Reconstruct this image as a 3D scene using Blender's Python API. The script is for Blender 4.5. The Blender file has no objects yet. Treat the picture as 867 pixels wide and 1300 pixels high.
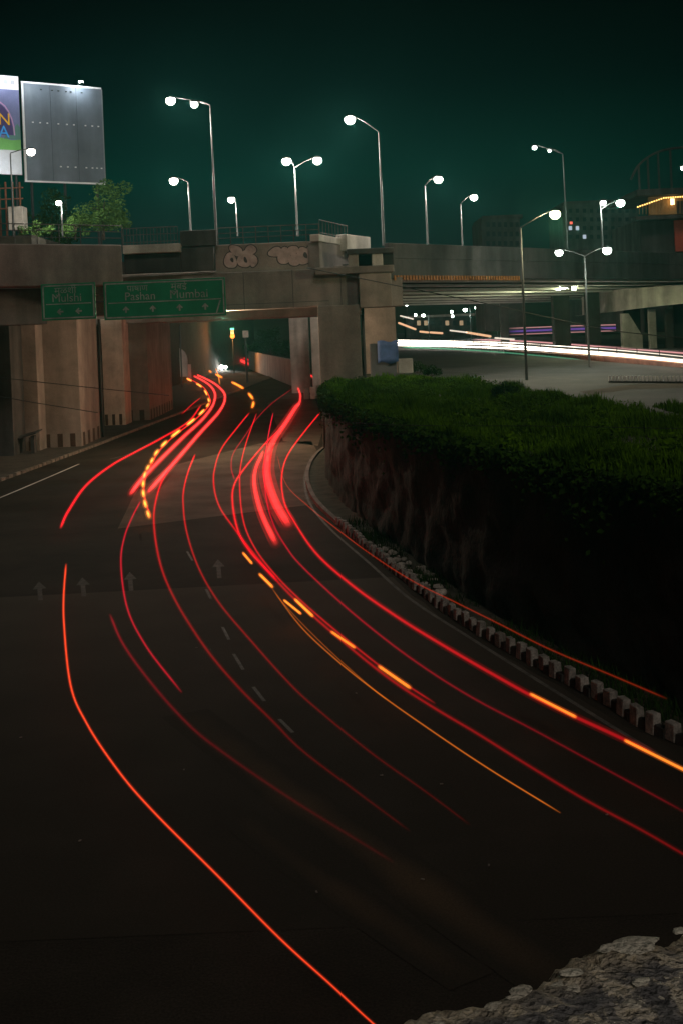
import bpy, bmesh, math, random
from mathutils import Vector, noise
random.seed(7)
sc = bpy.context.scene
COL = sc.collection

# ------------------------------------------------------------------ camera
F, PCX, PCY, HOR = 1600.0, 433.5, 650.0, 235.0          # in pixels of the 867x1300 photograph
ROLL = math.radians(2.4)
CAMZ = 10.0
cs, sn = math.cos(ROLL), math.sin(ROLL)
cd = bpy.data.cameras.new('camera'); cam = bpy.data.objects.new('camera', cd); COL.objects.link(cam)
cd.sensor_fit = 'VERTICAL'; cd.sensor_height = 36.0; cd.lens = F / 1300 * 36
cd.shift_y = -HOR / 1300.0
cd.clip_start = 0.1; cd.clip_end = 6000
from mathutils import Matrix
cam.matrix_world = Matrix(((cs, sn, 0, 0), (0, 0, -1, 0), (-sn, cs, 0, CAMZ), (0, 0, 0, 1)))
sc.camera = cam

# ------------------------------------------------------------------ world, moon-like city light, exposure
world = bpy.data.worlds.new('World'); sc.world = world; world.use_nodes = True
wn = world.node_tree.nodes; wl = world.node_tree.links
bg = wn['Background']; bg.inputs['Strength'].default_value = 1.0
tc = wn.new('ShaderNodeTexCoord'); sx = wn.new('ShaderNodeSeparateXYZ'); rp = wn.new('ShaderNodeValToRGB')
wl.new(tc.outputs['Generated'], sx.inputs[0]); wl.new(sx.outputs['Z'], rp.inputs[0]); wl.new(rp.outputs[0], bg.inputs['Color'])
gx = wn.new('ShaderNodeMapRange'); gx.interpolation_type = 'SMOOTHSTEP'; gx.inputs['From Min'].default_value = -0.25; gx.inputs['From Max'].default_value = 0.40     # the city glow lies to the left
gx.inputs['To Min'].default_value = 1.1; gx.inputs['To Max'].default_value = 0.55; wl.new(sx.outputs['X'], gx.inputs['Value']); wl.new(gx.outputs[0], bg.inputs['Strength'])
el = rp.color_ramp.elements
el[0].position = 0.0; el[0].color = (0.0090, 0.0120, 0.0105, 1)
el[1].position = 0.245; el[1].color = (0.0001, 0.0006, 0.0006, 1)
for p, c in ((0.065, (0.0050, 0.0130, 0.0110, 1)), (0.120, (0.0008, 0.0165, 0.0115, 1)), (0.185, (0.0002, 0.0040, 0.0034, 1))):
    e = el.new(p); e.color = c
sd = bpy.data.lights.new('sun', 'SUN'); sun = bpy.data.objects.new('sun', sd); COL.objects.link(sun)
sd.energy = 0.55; sd.angle = math.radians(14); sd.color = (1.0, 0.86, 0.72)
sun.rotation_euler = Vector((-0.17, 0.78, -0.57)).to_track_quat('-Z', 'Y').to_euler()
sc.view_settings.view_transform = 'Standard'; sc.view_settings.look = 'None'
sc.view_settings.exposure = 0.0; sc.view_settings.gamma = 1.0; sc.view_settings.use_curve_mapping = False
sc.render.engine = 'CYCLES'
cy = sc.cycles
cy.use_denoising = True
cy.max_bounces = 4; cy.diffuse_bounces = 2; cy.glossy_bounces = 2; cy.volume_bounces = 0
cy.sample_clamp_indirect = 2.0; cy.caustics_reflective = False; cy.caustics_refractive = False
cy.use_light_tree = True

# ------------------------------------------------------------------ pixel -> place
def ray(px, py):
    a = (px - PCX) / F; b = (PCY - py - HOR) / F
    return a * cs + b * sn, -a * sn + b * cs
def G(px, py, z=0.0):                                    # where the line of sight meets the level z
    X, Z = ray(px, py); t = (z - CAMZ) / Z
    return Vector((X * t, t, z))
def D(px, py, Y):                                        # at a known distance
    X, Z = ray(px, py)
    return Vector((X * Y, Y, CAMZ + Z * Y))

# ------------------------------------------------------------------ materials
MATS = {}
def mat(name, col, rough=0.85, var=0.25, scale=0.6, streak=0.0, bump=0.0, bscale=20.0, spec=0.3, metal=0.0, col2=None, fine=0.0):
    if name in MATS: return MATS[name]
    m = bpy.data.materials.new(name); m.use_nodes = True; MATS[name] = m
    n = m.node_tree.nodes; l = m.node_tree.links; b = n['Principled BSDF']
    b.inputs['Roughness'].default_value = rough; b.inputs['Specular IOR Level'].default_value = spec; b.inputs['Metallic'].default_value = metal
    geo = n.new('ShaderNodeNewGeometry')
    nz = n.new('ShaderNodeTexNoise'); nz.inputs['Scale'].default_value = scale; nz.inputs['Detail'].default_value = 6; nz.inputs['Roughness'].default_value = 0.65
    l.new(geo.outputs['Position'], nz.inputs['Vector'])
    r = n.new('ShaderNodeValToRGB'); l.new(nz.outputs['Fac'], r.inputs[0])
    c2 = col2 or tuple(min(1, c * (1 + var)) for c in col); c1 = tuple(c * (1 - var) for c in col)
    r.color_ramp.elements[0].position = 0.32; r.color_ramp.elements[0].color = (*c1, 1)
    r.color_ramp.elements[1].position = 0.70; r.color_ramp.elements[1].color = (*c2, 1)
    out = r.outputs[0]
    if streak > 0:
        mp = n.new('ShaderNodeMapping'); mp.inputs['Scale'].default_value = (0.55, 0.55, 0.05)
        l.new(geo.outputs['Position'], mp.inputs[0])
        n2 = n.new('ShaderNodeTexNoise'); n2.inputs['Scale'].default_value = 1.0; n2.inputs['Detail'].default_value = 5; l.new(mp.outputs[0], n2.inputs['Vector'])
        r2 = n.new('ShaderNodeValToRGB'); r2.color_ramp.elements[0].position = 0.40; r2.color_ramp.elements[1].position = 0.62
        r2.color_ramp.elements[0].color = (1 - streak,) * 3 + (1,); r2.color_ramp.elements[1].color = (1, 1, 1, 1)
        l.new(n2.outputs['Fac'], r2.inputs[0])
        mx = n.new('ShaderNodeMix'); mx.data_type = 'RGBA'; mx.blend_type = 'MULTIPLY'; mx.inputs[0].default_value = 1.0
        l.new(out, mx.inputs[6]); l.new(r2.outputs[0], mx.inputs[7]); out = mx.outputs[2]
    if fine > 0:
        n3 = n.new('ShaderNodeTexNoise'); n3.inputs['Scale'].default_value = bscale * 1.7; n3.inputs['Detail'].default_value = 3; l.new(geo.outputs['Position'], n3.inputs['Vector'])
        r3 = n.new('ShaderNodeValToRGB'); r3.color_ramp.elements[0].position = 0.35; r3.color_ramp.elements[1].position = 0.65
        r3.color_ramp.elements[0].color = (1 - fine,) * 3 + (1,); r3.color_ramp.elements[1].color = (1 + fine,) * 3 + (1,)
        l.new(n3.outputs['Fac'], r3.inputs[0])
        mx = n.new('ShaderNodeMix'); mx.data_type = 'RGBA'; mx.blend_type = 'MULTIPLY'; mx.inputs[0].default_value = 1.0
        l.new(out, mx.inputs[6]); l.new(r3.outputs[0], mx.inputs[7]); out = mx.outputs[2]
    l.new(out, b.inputs['Base Color'])
    if bump > 0:
        nb = n.new('ShaderNodeTexNoise'); nb.inputs['Scale'].default_value = bscale; nb.inputs['Detail'].default_value = 8; l.new(geo.outputs['Position'], nb.inputs['Vector'])
        bp = n.new('ShaderNodeBump'); bp.inputs['Strength'].default_value = bump; bp.inputs['Distance'].default_value = 0.05
        l.new(nb.outputs['Fac'], bp.inputs['Height']); l.new(bp.outputs[0], b.inputs['Normal'])
    return m
def glow(name, col, strength, sampled=False, attr=False):
    if name in MATS: return MATS[name]
    m = bpy.data.materials.new(name); m.use_nodes = True; MATS[name] = m
    n = m.node_tree.nodes; l = m.node_tree.links; n.remove(n['Principled BSDF'])
    e = n.new('ShaderNodeEmission'); e.inputs[0].default_value = (*col, 1); e.inputs[1].default_value = strength
    if attr:
        a = n.new('ShaderNodeAttribute'); a.attribute_name = 'glow'
        mu = n.new('ShaderNodeMath'); mu.operation = 'MULTIPLY'; mu.inputs[1].default_value = strength
        l.new(a.outputs['Fac'], mu.inputs[0]); l.new(mu.outputs[0], e.inputs[1])
    out = e.outputs[0]
    if attr:                                             # light drawn through the air: adds to what lies behind it
        tr = n.new('ShaderNodeBsdfTransparent'); ad = n.new('ShaderNodeAddShader'); l.new(out, ad.inputs[0]); l.new(tr.outputs[0], ad.inputs[1]); out = ad.outputs[0]
    l.new(out, n['Material Output'].inputs[0])
    m.cycles.emission_sampling = 'AUTO' if sampled else 'NONE'
    return m

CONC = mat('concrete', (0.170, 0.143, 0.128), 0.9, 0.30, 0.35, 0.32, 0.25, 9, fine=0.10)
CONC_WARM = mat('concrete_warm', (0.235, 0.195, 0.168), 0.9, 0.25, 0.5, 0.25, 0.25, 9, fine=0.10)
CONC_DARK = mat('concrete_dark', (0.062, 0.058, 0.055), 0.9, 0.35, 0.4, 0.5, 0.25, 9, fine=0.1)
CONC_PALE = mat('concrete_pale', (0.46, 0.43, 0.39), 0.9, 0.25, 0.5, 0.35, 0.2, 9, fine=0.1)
ASPH = mat('asphalt', (0.030, 0.025, 0.020), 0.95, 0.30, 0.22, 0, 0.35, 14, 0.06, fine=0.25)
ASPH2 = mat('asphalt_pale', (0.092, 0.077, 0.061), 0.95, 0.30, 0.35, 0, 0.35, 16, 0.06, fine=0.2)  # paler asphalt: paints lit areas of the lower road; upper patch's own tone
ASPH3 = mat('asphalt_plateau', (0.060, 0.059, 0.058), 0.85, 0.35, 0.2, 0, 0.2, 10, 0.2, fine=0.2)
EARTH = mat('earth', (0.035, 0.030, 0.022), 1.0, 0.5, 0.8, 0, 0.6, 6)
WHITEP = mat('white_paint', (0.62, 0.60, 0.56), 0.7, 0.22, 2.0, 0, 0, fine=0.15)
WORNP = mat('worn_white_paint', (0.080, 0.076, 0.070), 0.8, 0.55, 1.4, 0, 0, fine=0.4)
BLACKP = mat('black_paint', (0.02, 0.02, 0.02), 0.6, 0.3, 2.0)
KERBW = mat('kerb_white', (0.20, 0.19, 0.176), 0.85, 0.6, 3.0, 0, 0.3, 12, fine=0.25)
KERBB = mat('kerb_black', (0.030, 0.029, 0.028), 0.8, 0.40, 3.0, 0, 0.3, 12, fine=0.25)
GALV = mat('galvanised_steel', (0.075, 0.08, 0.08), 0.5, 0.15, 3, 0, 0, metal=0.4)
DARKST = mat('dark_steel', (0.03, 0.03, 0.03), 0.6, 0.3, 3)
RAILM = mat('railing_paint', (0.055, 0.050, 0.046), 0.6, 0.4, 2)
SIGNG = mat('sign_green', (0.008, 0.190, 0.085), 0.5, 0.12, 0.8, 0.15)
SIGNW = mat('sign_white', (0.20, 0.26, 0.22), 0.5, 0.4, 1.2)
LEAF_GRASS = mat('grass_green', (0.050, 0.122, 0.002), 0.9, 0.6, 0.4, spec=0.04, col2=(0.085, 0.190, 0.004))
LEAF_TREE = mat('leaf_green', (0.070, 0.140, 0.035), 0.9, 0.4, 0.9, spec=0.06)
LEAF_DARK = mat('leaf_dark', (0.018, 0.042, 0.008), 0.9, 0.4, 0.9, spec=0.04)
BARK = mat('bark', (0.06, 0.045, 0.035), 0.95, 0.4, 3, 0, 0.5, 15)
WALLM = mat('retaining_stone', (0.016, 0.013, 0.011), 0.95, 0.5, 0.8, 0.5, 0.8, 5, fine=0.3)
TARP = mat('blue_tarp', (0.05, 0.09, 0.22), 0.6, 0.3, 1.5)

# ------------------------------------------------------------------ mesh helpers
class MB:
    def __init__(s): s.v = []; s.f = []
    def box(s, c, sx_, sy_, sz_, yaw=0.0):
        ca, sa = math.cos(yaw), math.sin(yaw); i = len(s.v)
        for dz in (-.5, .5):
            for dx, dy in ((-.5, -.5), (.5, -.5), (.5, .5), (-.5, .5)):
                x, y = dx * sx_, dy * sy_
                s.v.append((c[0] + x * ca - y * sa, c[1] + x * sa + y * ca, c[2] + dz * sz_))
        for q in ((0, 3, 2, 1), (4, 5, 6, 7), (0, 1, 5, 4), (1, 2, 6, 5), (2, 3, 7, 6), (3, 0, 4, 7)): s.f.append(tuple(i + k for k in q))
        return s
    def wall(s, p0, p1, z0, z1, depth, z0b=None, z1b=None):   # front face p0->p1, body goes back by depth (left-hand normal)
        p0, p1 = Vector(p0[:2]), Vector(p1[:2]); d = (p1 - p0).normalized(); n = Vector((-d.y, d.x)) * depth; i = len(s.v)
        z0b = z0 if z0b is None else z0b; z1b = z1 if z1b is None else z1b
        for a, b, e in ((z0, z0b, 0), (z1, z1b, 1)):
            for q, z in ((p0, a), (p1, b), (p1 + n, b), (p0 + n, a)): s.v.append((q.x, q.y, z))
        for q in ((0, 3, 2, 1), (4, 5, 6, 7), (0, 1, 5, 4), (1, 2, 6, 5), (2, 3, 7, 6), (3, 0, 4, 7)): s.f.append(tuple(i + k for k in q))
        return s
    def tube(s, pts, r, sides=6, rz=None, cap=True):
        pts = [Vector(p) for p in pts]; i0 = len(s.v); n = len(pts)
        for k, p in enumerate(pts):
            t = (pts[min(k + 1, n - 1)] - pts[max(k - 1, 0)]).normalized()
            ref = Vector((0, 0, 1)) if abs(t.z) < 0.95 else Vector((1, 0, 0))
            a = t.cross(ref).normalized(); b = a.cross(t).normalized()
            rr = r[k] if isinstance(r, (list, tuple)) else r
            rb = rr if rz is None else rz
            for j in range(sides):
                an = 2 * math.pi * j / sides; s.v.append(tuple(p + a * math.cos(an) * rr + b * math.sin(an) * rb))
        for k in range(n - 1):
            for j in range(sides):
                a = i0 + k * sides + j; b = i0 + k * sides + (j + 1) % sides; s.f.append((a, b, b + sides, a + sides))
        if cap:
            s.f.append(tuple(i0 + j for j in range(sides))[::-1]); s.f.append(tuple(i0 + (n - 1) * sides + j for j in range(sides)))
        return s
    def quad(s, *p):
        i = len(s.v); s.v += [tuple(q) for q in p]; s.f.append(tuple(range(i, i + len(p)))); return s
    def build(s, name, m, parent=None, smooth=False, bevel=0.0, loc=None):
        me = bpy.data.meshes.new(name)
        vs = s.v if loc is None else [(x - loc[0], y - loc[1], z - loc[2]) for x, y, z in s.v]
        me.from_pydata(vs, [], s.f); me.materials.append(m)
        if smooth: me.shade_smooth()
        o = bpy.data.objects.new(name, me); COL.objects.link(o)
        if loc is not None: o.location = loc
        if parent is not None:
            o.parent = parent
            # parts are written in world coordinates: undo the parents' offsets
            if loc is None:
                off = Vector((0, 0, 0)); p = parent
                while p: off += p.location; p = p.parent
                o.location = -off
        if bevel:
            b = o.modifiers.new('bevel', 'BEVEL'); b.width = bevel; b.segments = 2; b.limit_method = 'ANGLE'
        return o
def tag(o, label, cat, group=None):
    o['label'] = label; o['category'] = cat
    if group: o['group'] = group
    return o
def structure(o): o['kind'] = 'structure'; return o
def thing(name, label, cat, loc=(0, 0, 0), group=None):
    o = bpy.data.objects.new(name, None); COL.objects.link(o); o.location = loc; o.empty_display_size = 0.5
    return tag(o, label, cat, group)
def sheet(name, pts, z, m):
    mb = MB(); mb.quad(*[(p[0], p[1], z) for p in pts]); return mb.build(name, m)
def catmull(pts, per=8):
    pts = [Vector(p) for p in pts]
    q = [pts[0] * 2 - pts[1]] + pts + [pts[-1] * 2 - pts[-2]]; out = []
    for i in range(1, len(q) - 2):
        for k in range(per):
            t = k / per; a, b, c, d = q[i - 1], q[i], q[i + 1], q[i + 2]
            out.append(0.5 * ((2 * b) + (c - a) * t + (2 * a - 5 * b + 4 * c - d) * t * t + (3 * b - a - 3 * c + d) * t ** 3))
    out.append(q[-2]); return out
def font_mesh(text, size, mb, origin, ux, uz, align='LEFT', squash=1.0, depth_dir=None):
    cu = bpy.data.curves.new('t', 'FONT'); cu.body = text; cu.size = size; cu.align_x = align; cu.resolution_u = 3
    ob = bpy.data.objects.new('t', cu); COL.objects.link(ob)
    bpy.context.view_layer.update()
    me = bpy.data.meshes.new_from_object(ob.evaluated_get(bpy.context.evaluated_depsgraph_get()))
    i = len(mb.v)
    for v in me.vertices: mb.v.append(tuple(origin + ux * v.co.x * squash + uz * v.co.y))
    for p in me.polygons: mb.f.append(tuple(i + k for k in p.vertices))
    bpy.data.objects.remove(ob); bpy.data.curves.remove(cu); bpy.data.meshes.remove(me)
UP = Vector((0, 0, 1))

# ------------------------------------------------------------------ ground, roads
structure(sheet('ground', [(-2500, -800), (2500, -800), (2500, 4500), (-2500, 4500)], -0.06, EARTH))

# right-hand kerb line of the lower road, from near to far
kerb_px = [(867, 950), (760, 893), (652, 835), (560, 778), (480, 714), (425, 666), (396, 636), (387, 610), (391, 590), (405, 573)]
kerb = [G(*p) for p in kerb_px]
kerb = [Vector((20.0, 11.0, 0)), Vector((13.0, 20.5, 0))] + kerb + [Vector((-0.6, 112, 0)), Vector((1.5, 135, 0)), Vector((3.0, 190, 0)), Vector((2.0, 300, 0))]
kerb = catmull(kerb, 10)
def offset(poly, d):
    out = []
    for i, p in enumerate(poly):
        t = poly[min(i + 1, len(poly) - 1)] - poly[max(i - 1, 0)]; t.z = 0; t.normalize()
        out.append(p + Vector((t.y, -t.x, 0)) * d)
    return out
wall_line = offset(kerb, 1.45)
# lower road, from the right kerb across to the pier pavement
mb = MB()
for i in range(len(kerb) - 1):
    a, b = kerb[i], kerb[i + 1]
    L = 26
    for k in range(L):
        u0, u1 = k / L, (k + 1) / L
        def pt(q, u): return (q.x + 0.9 + (-58 - q.x) * u, q.y, 0.0)
        mb.quad(pt(a, u0), pt(b, u0), pt(b, u1), pt(a, u1))
mb.quad((20.9, -60, 0), (20.9, 11, 0), (-58, 11, 0), (-58, -60, 0))
road = structure(mb.build('road', ASPH))
structure(sheet('far_road', [(-60, 300), (30, 300), (30, 1500), (-60, 1500)], 0.0, ASPH))
# lit bands across the carriageway, painted as paler asphalt sheets
def px_sheet(name, pxs, z, m): return sheet(name, [G(p[0], p[1], z) for p in pxs], z, m)
structure(px_sheet('lit_band_and_patch', [(150, 671), (400, 640), (412, 586), (395, 560), (330, 563), (262, 580), (215, 592), (172, 625)], 0.004, ASPH2))
# lamp-lit stretch painted as paler asphalt: starts at a shadow edge, fades out
ASPH_LIT = bpy.data.materials.new('asphalt_lit'); ASPH_LIT.use_nodes = True
def _asph_lit():
    n = ASPH_LIT.node_tree.nodes; l = ASPH_LIT.node_tree.links; b = n['Principled BSDF']; b.inputs['Roughness'].default_value = .95; b.inputs['Specular IOR Level'].default_value = .06
    geo = n.new('ShaderNodeNewGeometry'); at = n.new('ShaderNodeAttribute'); at.attribute_name = 'painted_light'
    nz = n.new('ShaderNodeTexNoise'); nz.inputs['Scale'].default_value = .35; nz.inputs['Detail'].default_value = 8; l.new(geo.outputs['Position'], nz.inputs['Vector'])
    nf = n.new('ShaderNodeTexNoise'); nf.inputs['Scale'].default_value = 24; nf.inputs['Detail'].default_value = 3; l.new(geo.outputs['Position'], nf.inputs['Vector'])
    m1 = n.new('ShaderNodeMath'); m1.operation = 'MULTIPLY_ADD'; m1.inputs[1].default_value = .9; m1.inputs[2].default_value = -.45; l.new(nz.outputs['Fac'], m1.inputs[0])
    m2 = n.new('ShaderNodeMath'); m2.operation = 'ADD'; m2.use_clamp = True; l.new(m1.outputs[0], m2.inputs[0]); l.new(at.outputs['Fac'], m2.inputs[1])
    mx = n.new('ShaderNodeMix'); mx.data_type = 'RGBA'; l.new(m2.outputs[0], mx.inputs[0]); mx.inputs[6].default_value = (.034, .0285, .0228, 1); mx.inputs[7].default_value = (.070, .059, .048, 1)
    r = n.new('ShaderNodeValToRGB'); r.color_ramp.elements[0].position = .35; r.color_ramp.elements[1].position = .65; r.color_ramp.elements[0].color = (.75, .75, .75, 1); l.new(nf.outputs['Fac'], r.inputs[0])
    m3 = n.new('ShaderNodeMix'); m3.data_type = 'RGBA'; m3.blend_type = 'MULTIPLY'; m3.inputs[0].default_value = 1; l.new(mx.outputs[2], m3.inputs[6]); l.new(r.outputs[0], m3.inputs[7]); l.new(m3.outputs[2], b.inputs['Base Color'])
_asph_lit()
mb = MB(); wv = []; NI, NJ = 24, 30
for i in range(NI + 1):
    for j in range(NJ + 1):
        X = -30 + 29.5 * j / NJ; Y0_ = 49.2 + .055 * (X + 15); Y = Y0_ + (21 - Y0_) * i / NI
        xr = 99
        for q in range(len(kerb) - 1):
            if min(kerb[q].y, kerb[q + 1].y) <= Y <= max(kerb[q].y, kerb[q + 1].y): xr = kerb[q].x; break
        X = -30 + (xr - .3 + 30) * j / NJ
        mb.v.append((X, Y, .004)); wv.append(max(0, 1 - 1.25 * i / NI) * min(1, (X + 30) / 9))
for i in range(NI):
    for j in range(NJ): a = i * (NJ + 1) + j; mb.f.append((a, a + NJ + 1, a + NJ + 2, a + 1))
o = structure(mb.build('lit_band_and_patch', ASPH_LIT)); o.data.attributes.new('painted_light', 'FLOAT', 'POINT').data.foreach_set('value', wv)
structure(px_sheet('lit_band_and_patch', [(404, 566), (412, 540), (398, 500), (378, 492), (340, 512), (360, 560)], 0.004, ASPH2))  # lit road by the underpass, painted as paler asphalt

LIT_STREAK = ASPH_LIT.copy(); LIT_STREAK.name = 'asphalt_lit_streak'
for n__ in LIT_STREAK.node_tree.nodes:
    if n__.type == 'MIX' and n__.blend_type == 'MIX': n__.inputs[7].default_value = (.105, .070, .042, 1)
def light_streak(px_line, width, amount):  # faint headlight streak painted as a paler brown strip
    pts = catmull([G(p[0], p[1], .007) for p in px_line], 8); mb = MB(); wv = []; K = 10; n = len(pts)
    rows = [offset(pts, -width / 2 + width * k / K) for k in range(K + 1)]
    for i in range(n):
        for k in range(K + 1):
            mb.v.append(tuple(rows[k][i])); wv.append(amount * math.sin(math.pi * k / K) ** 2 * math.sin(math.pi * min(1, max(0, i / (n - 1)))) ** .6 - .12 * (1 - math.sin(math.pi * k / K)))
    for i in range(n - 1):
        for k in range(K): a = i * (K + 1) + k; mb.f.append((a, a + 1, a + K + 2, a + K + 1))
    o = structure(mb.build('headlight_streak', LIT_STREAK)); o.data.attributes.new('painted_light', 'FLOAT', 'POINT').data.foreach_set('value', wv)
light_streak([(235, 905), (320, 970), (420, 1045), (540, 1130), (650, 1205), (720, 1250)], 1.3, .55)
light_streak([(300, 1035), (400, 1110), (500, 1180), (600, 1245)], .9, .35)
def band(name, px_line, width, z, m, per=8):
    pts = catmull([G(p[0], p[1], z) for p in px_line], per); l = offset(pts, -width / 2); r = offset(pts, width / 2); mb = MB()
    for i in range(len(pts) - 1): mb.quad(l[i], r[i], r[i + 1], l[i + 1])
    return mb.build(name, m)
# painted lines on the lower road
structure(band('edge_line', [(880, 984), (760, 912), (600, 812), (520, 760), (470, 716), (420, 672), (394, 640), (387, 612), (392, 590), (412, 570)], 0.13, 0.009, WORNP))
structure(band('edge_line', [(-30, 643), (0, 632), (50, 611), (78, 599), (101, 589)], 0.16, 0.009, WHITEP, 4))
structure(band('edge_line', [(140, 583), (170, 574), (208, 553)], 0.13, 0.009, WORNP, 4))
for a, b in (((283, 796), (291, 812)), ((297, 830), (309, 850)), ((262, 748), (268, 760)), ((238, 700), (245, 712)), ((322, 872), (336, 890)), ((355, 913), (372, 930))):
    structure(band('lane_dash', [a, b], 0.10, 0.009, WORNP, 2))
def arrow(px, py):
    tip = G(px, py - 12, 0.009); tail = G(px + 2, py + 12, 0.009); d = (tail - tip).normalized(); n = Vector((d.y, -d.x, 0)); Ln = (tail - tip).length
    mb = MB(); h = tip + d * Ln * 0.42
    mb.quad(tip, h + n * 0.27, h + n * 0.09, tail + n * 0.09, tail - n * 0.09, h - n * 0.09, h - n * 0.27)
    return structure(mb.build('lane_arrow', mat('faint_paint', (.058, .053, .047), .9, .5, 2.5, fine=.4)))
arrow(50, 750); arrow(165, 738); arrow(277, 722); arrow(105, 745)
mb = MB(); rnd = random.Random(3)
for px, py in ((27, 936), (234, 977), (102, 1067), (402, 1132), (452, 880), (484, 984), (560, 995), (536, 1116), (770, 1034), (302, 762), (250, 822), (620, 1098)):
    p = G(px, py, 0.02); a = rnd.random() * 3
    mb.box(p, 0.07, 0.035, 0.015, a)
tag(mb.build('litter', CONC), 'tiny pale scraps scattered over the dark asphalt', 'litter')['kind'] = 'stuff'

# pavement strip under the left piers and its kerb
LK = [G(-60, 634), G(0, 612), G(60, 590), G(130, 564), G(215, 531)]
d_ = (LK[-1] - LK[-2]).normalized()
LK = catmull(LK + [LK[-1] + d_ * 25, LK[-1] + d_ * 120], 6)
mb = MB()
for i in range(len(LK) - 1):
    a, b = LK[i], LK[i + 1]
    mb.quad((a.x, a.y, 0.14), (b.x, b.y, 0.14), (-90, b.y, 0.14), (-90, a.y, 0.14)); mb.quad((a.x, a.y, -.02), (b.x, b.y, -.02), (b.x, b.y, 0.14), (a.x, a.y, 0.14))
structure(mb.build('pavement', mat('pavement_dirt', (0.050, 0.042, 0.034), 0.95, 0.4, 0.6, 0, 0.6, 6, fine=0.3)))
kb = structure(MB().box((0, 0, -5), .1, .1, .1).build('kerb', KERBB)) if False else thing('kerb', 'low worn kerb of stone blocks beside the left piers', 'kerb', LK[0])
acc = 0.0; blk = None
seg = []
for i in range(len(LK) - 1):
    n_ = max(1, int((LK[i + 1] - LK[i]).length / 0.9))
    for k in range(n_): seg.append((LK[i].lerp(LK[i + 1], k / n_), LK[i].lerp(LK[i + 1], (k + 1) / n_)))
base = MB().box((0, 0, 0), 0.86, 0.22, 0.24).build('kerb_block', mat('kerb_old', (0.16, 0.135, 0.11), 0.9, 0.5, 1.5, 0, 0.4, 9, fine=0.3), kb)
for j, (a, b) in enumerate(seg[:130]):
    o = base if j == 0 else base.copy()
    if j: COL.objects.link(o); o.parent = kb
    o.location = (a + b) / 2 - Vector(kb.location) + Vector((-0.10, 0, 0.10 + rnd.uniform(-.015, .015)))
    o.rotation_euler = (0, 0, math.atan2((b - a).y, (b - a).x))

# ------------------------------------------------------------------ raised ground on the right with its retaining wall
PZ = 5.5
mb = MB(); pl = offset(wall_line, 0.5)
pl = [p for p in pl if p.y > 5]
for i in range(len(pl) - 1):
    a, b = pl[i], pl[i + 1]
    mb.quad((a.x, a.y, PZ), (b.x, b.y, PZ), (b.x + 26, b.y, PZ + .0), (a.x + 26, a.y, PZ)); mb.quad((a.x + 26, a.y, PZ), (b.x + 26, b.y, PZ), (420, b.y, PZ), (420, a.y, PZ))
mb.quad((pl[-1].x, 300, PZ), (pl[-1].x, 900, PZ), (420, 900, PZ), (420, 300, PZ))
terr = structure(mb.build('terrain', mat('weedy_soil', (0.030, 0.040, 0.014), 1.0, 0.5, 0.6, 0, 0.7, 5)))
# paved carriageway on the raised ground
up_far = [(470, 421), (600, 424), (760, 432), (900, 442)]
up_near = [(480, 478), (560, 482), (640, 492), (700, 500), (760, 516), (900, 536)]
fa = catmull([G(p[0], p[1], PZ) for p in up_far], 10); ne = catmull([G(p[0], p[1], PZ) for p in up_near], 6)
mb = MB(); mb.f.append(tuple(range(len(fa) + len(ne)))); mb.v = [(p.x, p.y, PZ + 0.004) for p in ne] + [(p.x, p.y, PZ + 0.004) for p in reversed(fa)]
structure(mb.build('upper_road', ASPH3))
structure(px_sheet('lit_band_and_patch', [(560, 483), (640, 487), (760, 489), (870, 494), (870, 505), (735, 500), (640, 492)], PZ + .008, CONC_PALE) if False else sheet('lit_band_and_patch', [G(p[0], p[1], PZ + .008) for p in ((735, 497), (800, 488), (890, 486), (890, 492), (800, 494), (750, 502))], PZ + .008, ASPH2))
for pl_ in ([(560, 470), (640, 476), (735, 482)], [(590, 463), (700, 468), (867, 474)]):
    pts = catmull([G(p[0], p[1], PZ) for p in pl_], 5); l = offset(pts, -.12); r = offset(pts, .12); mb = MB()
    for i in range(len(pts) - 1): mb.quad(*[Vector((q.x, q.y, PZ + .009)) for q in (l[i], r[i], r[i + 1], l[i + 1])])
    structure(mb.build('edge_line', WORNP))

# retaining wall: courses of rough masonry, displaced
wl_ = [p for p in wall_line if 8 < p.y < 118]
dense = []
for i in range(len(wl_) - 1):
    n_ = max(1, int((wl_[i + 1] - wl_[i]).length / 0.30))
    for k in range(n_): dense.append(wl_[i].lerp(wl_[i + 1], k / n_))
dense.append(wl_[-1]); R = 22; mb = MB(); od = offset(dense, 1.0)
for i, p in enumerate(dense):
    nn = (od[i] - p)
    for r in range(R):
        z = -0.1 + (PZ + 0.1) * r / (R - 1)
        dsp = noise.noise(Vector((p.x * .5, p.y * .5, z * .7))) * 0.22 + noise.noise(Vector((p.x * 1.7, p.y * 1.7, z * 2.2))) * 0.12 + z * 0.05
        q = p + nn * dsp; mb.v.append((q.x, q.y, z))
    q = p + nn * 0.75; mb.v.append((q.x, q.y, PZ + 0.02))
for i in range(len(dense) - 1):
    for r in range(R): a = i * (R + 1) + r; b = a + R + 1; mb.f.append((a, a + 1, b + 1, b))
tag(mb.build('retaining_wall', WALLM, smooth=True), 'tall dark rough retaining wall below the grassy bank on the right', 'wall')

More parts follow.
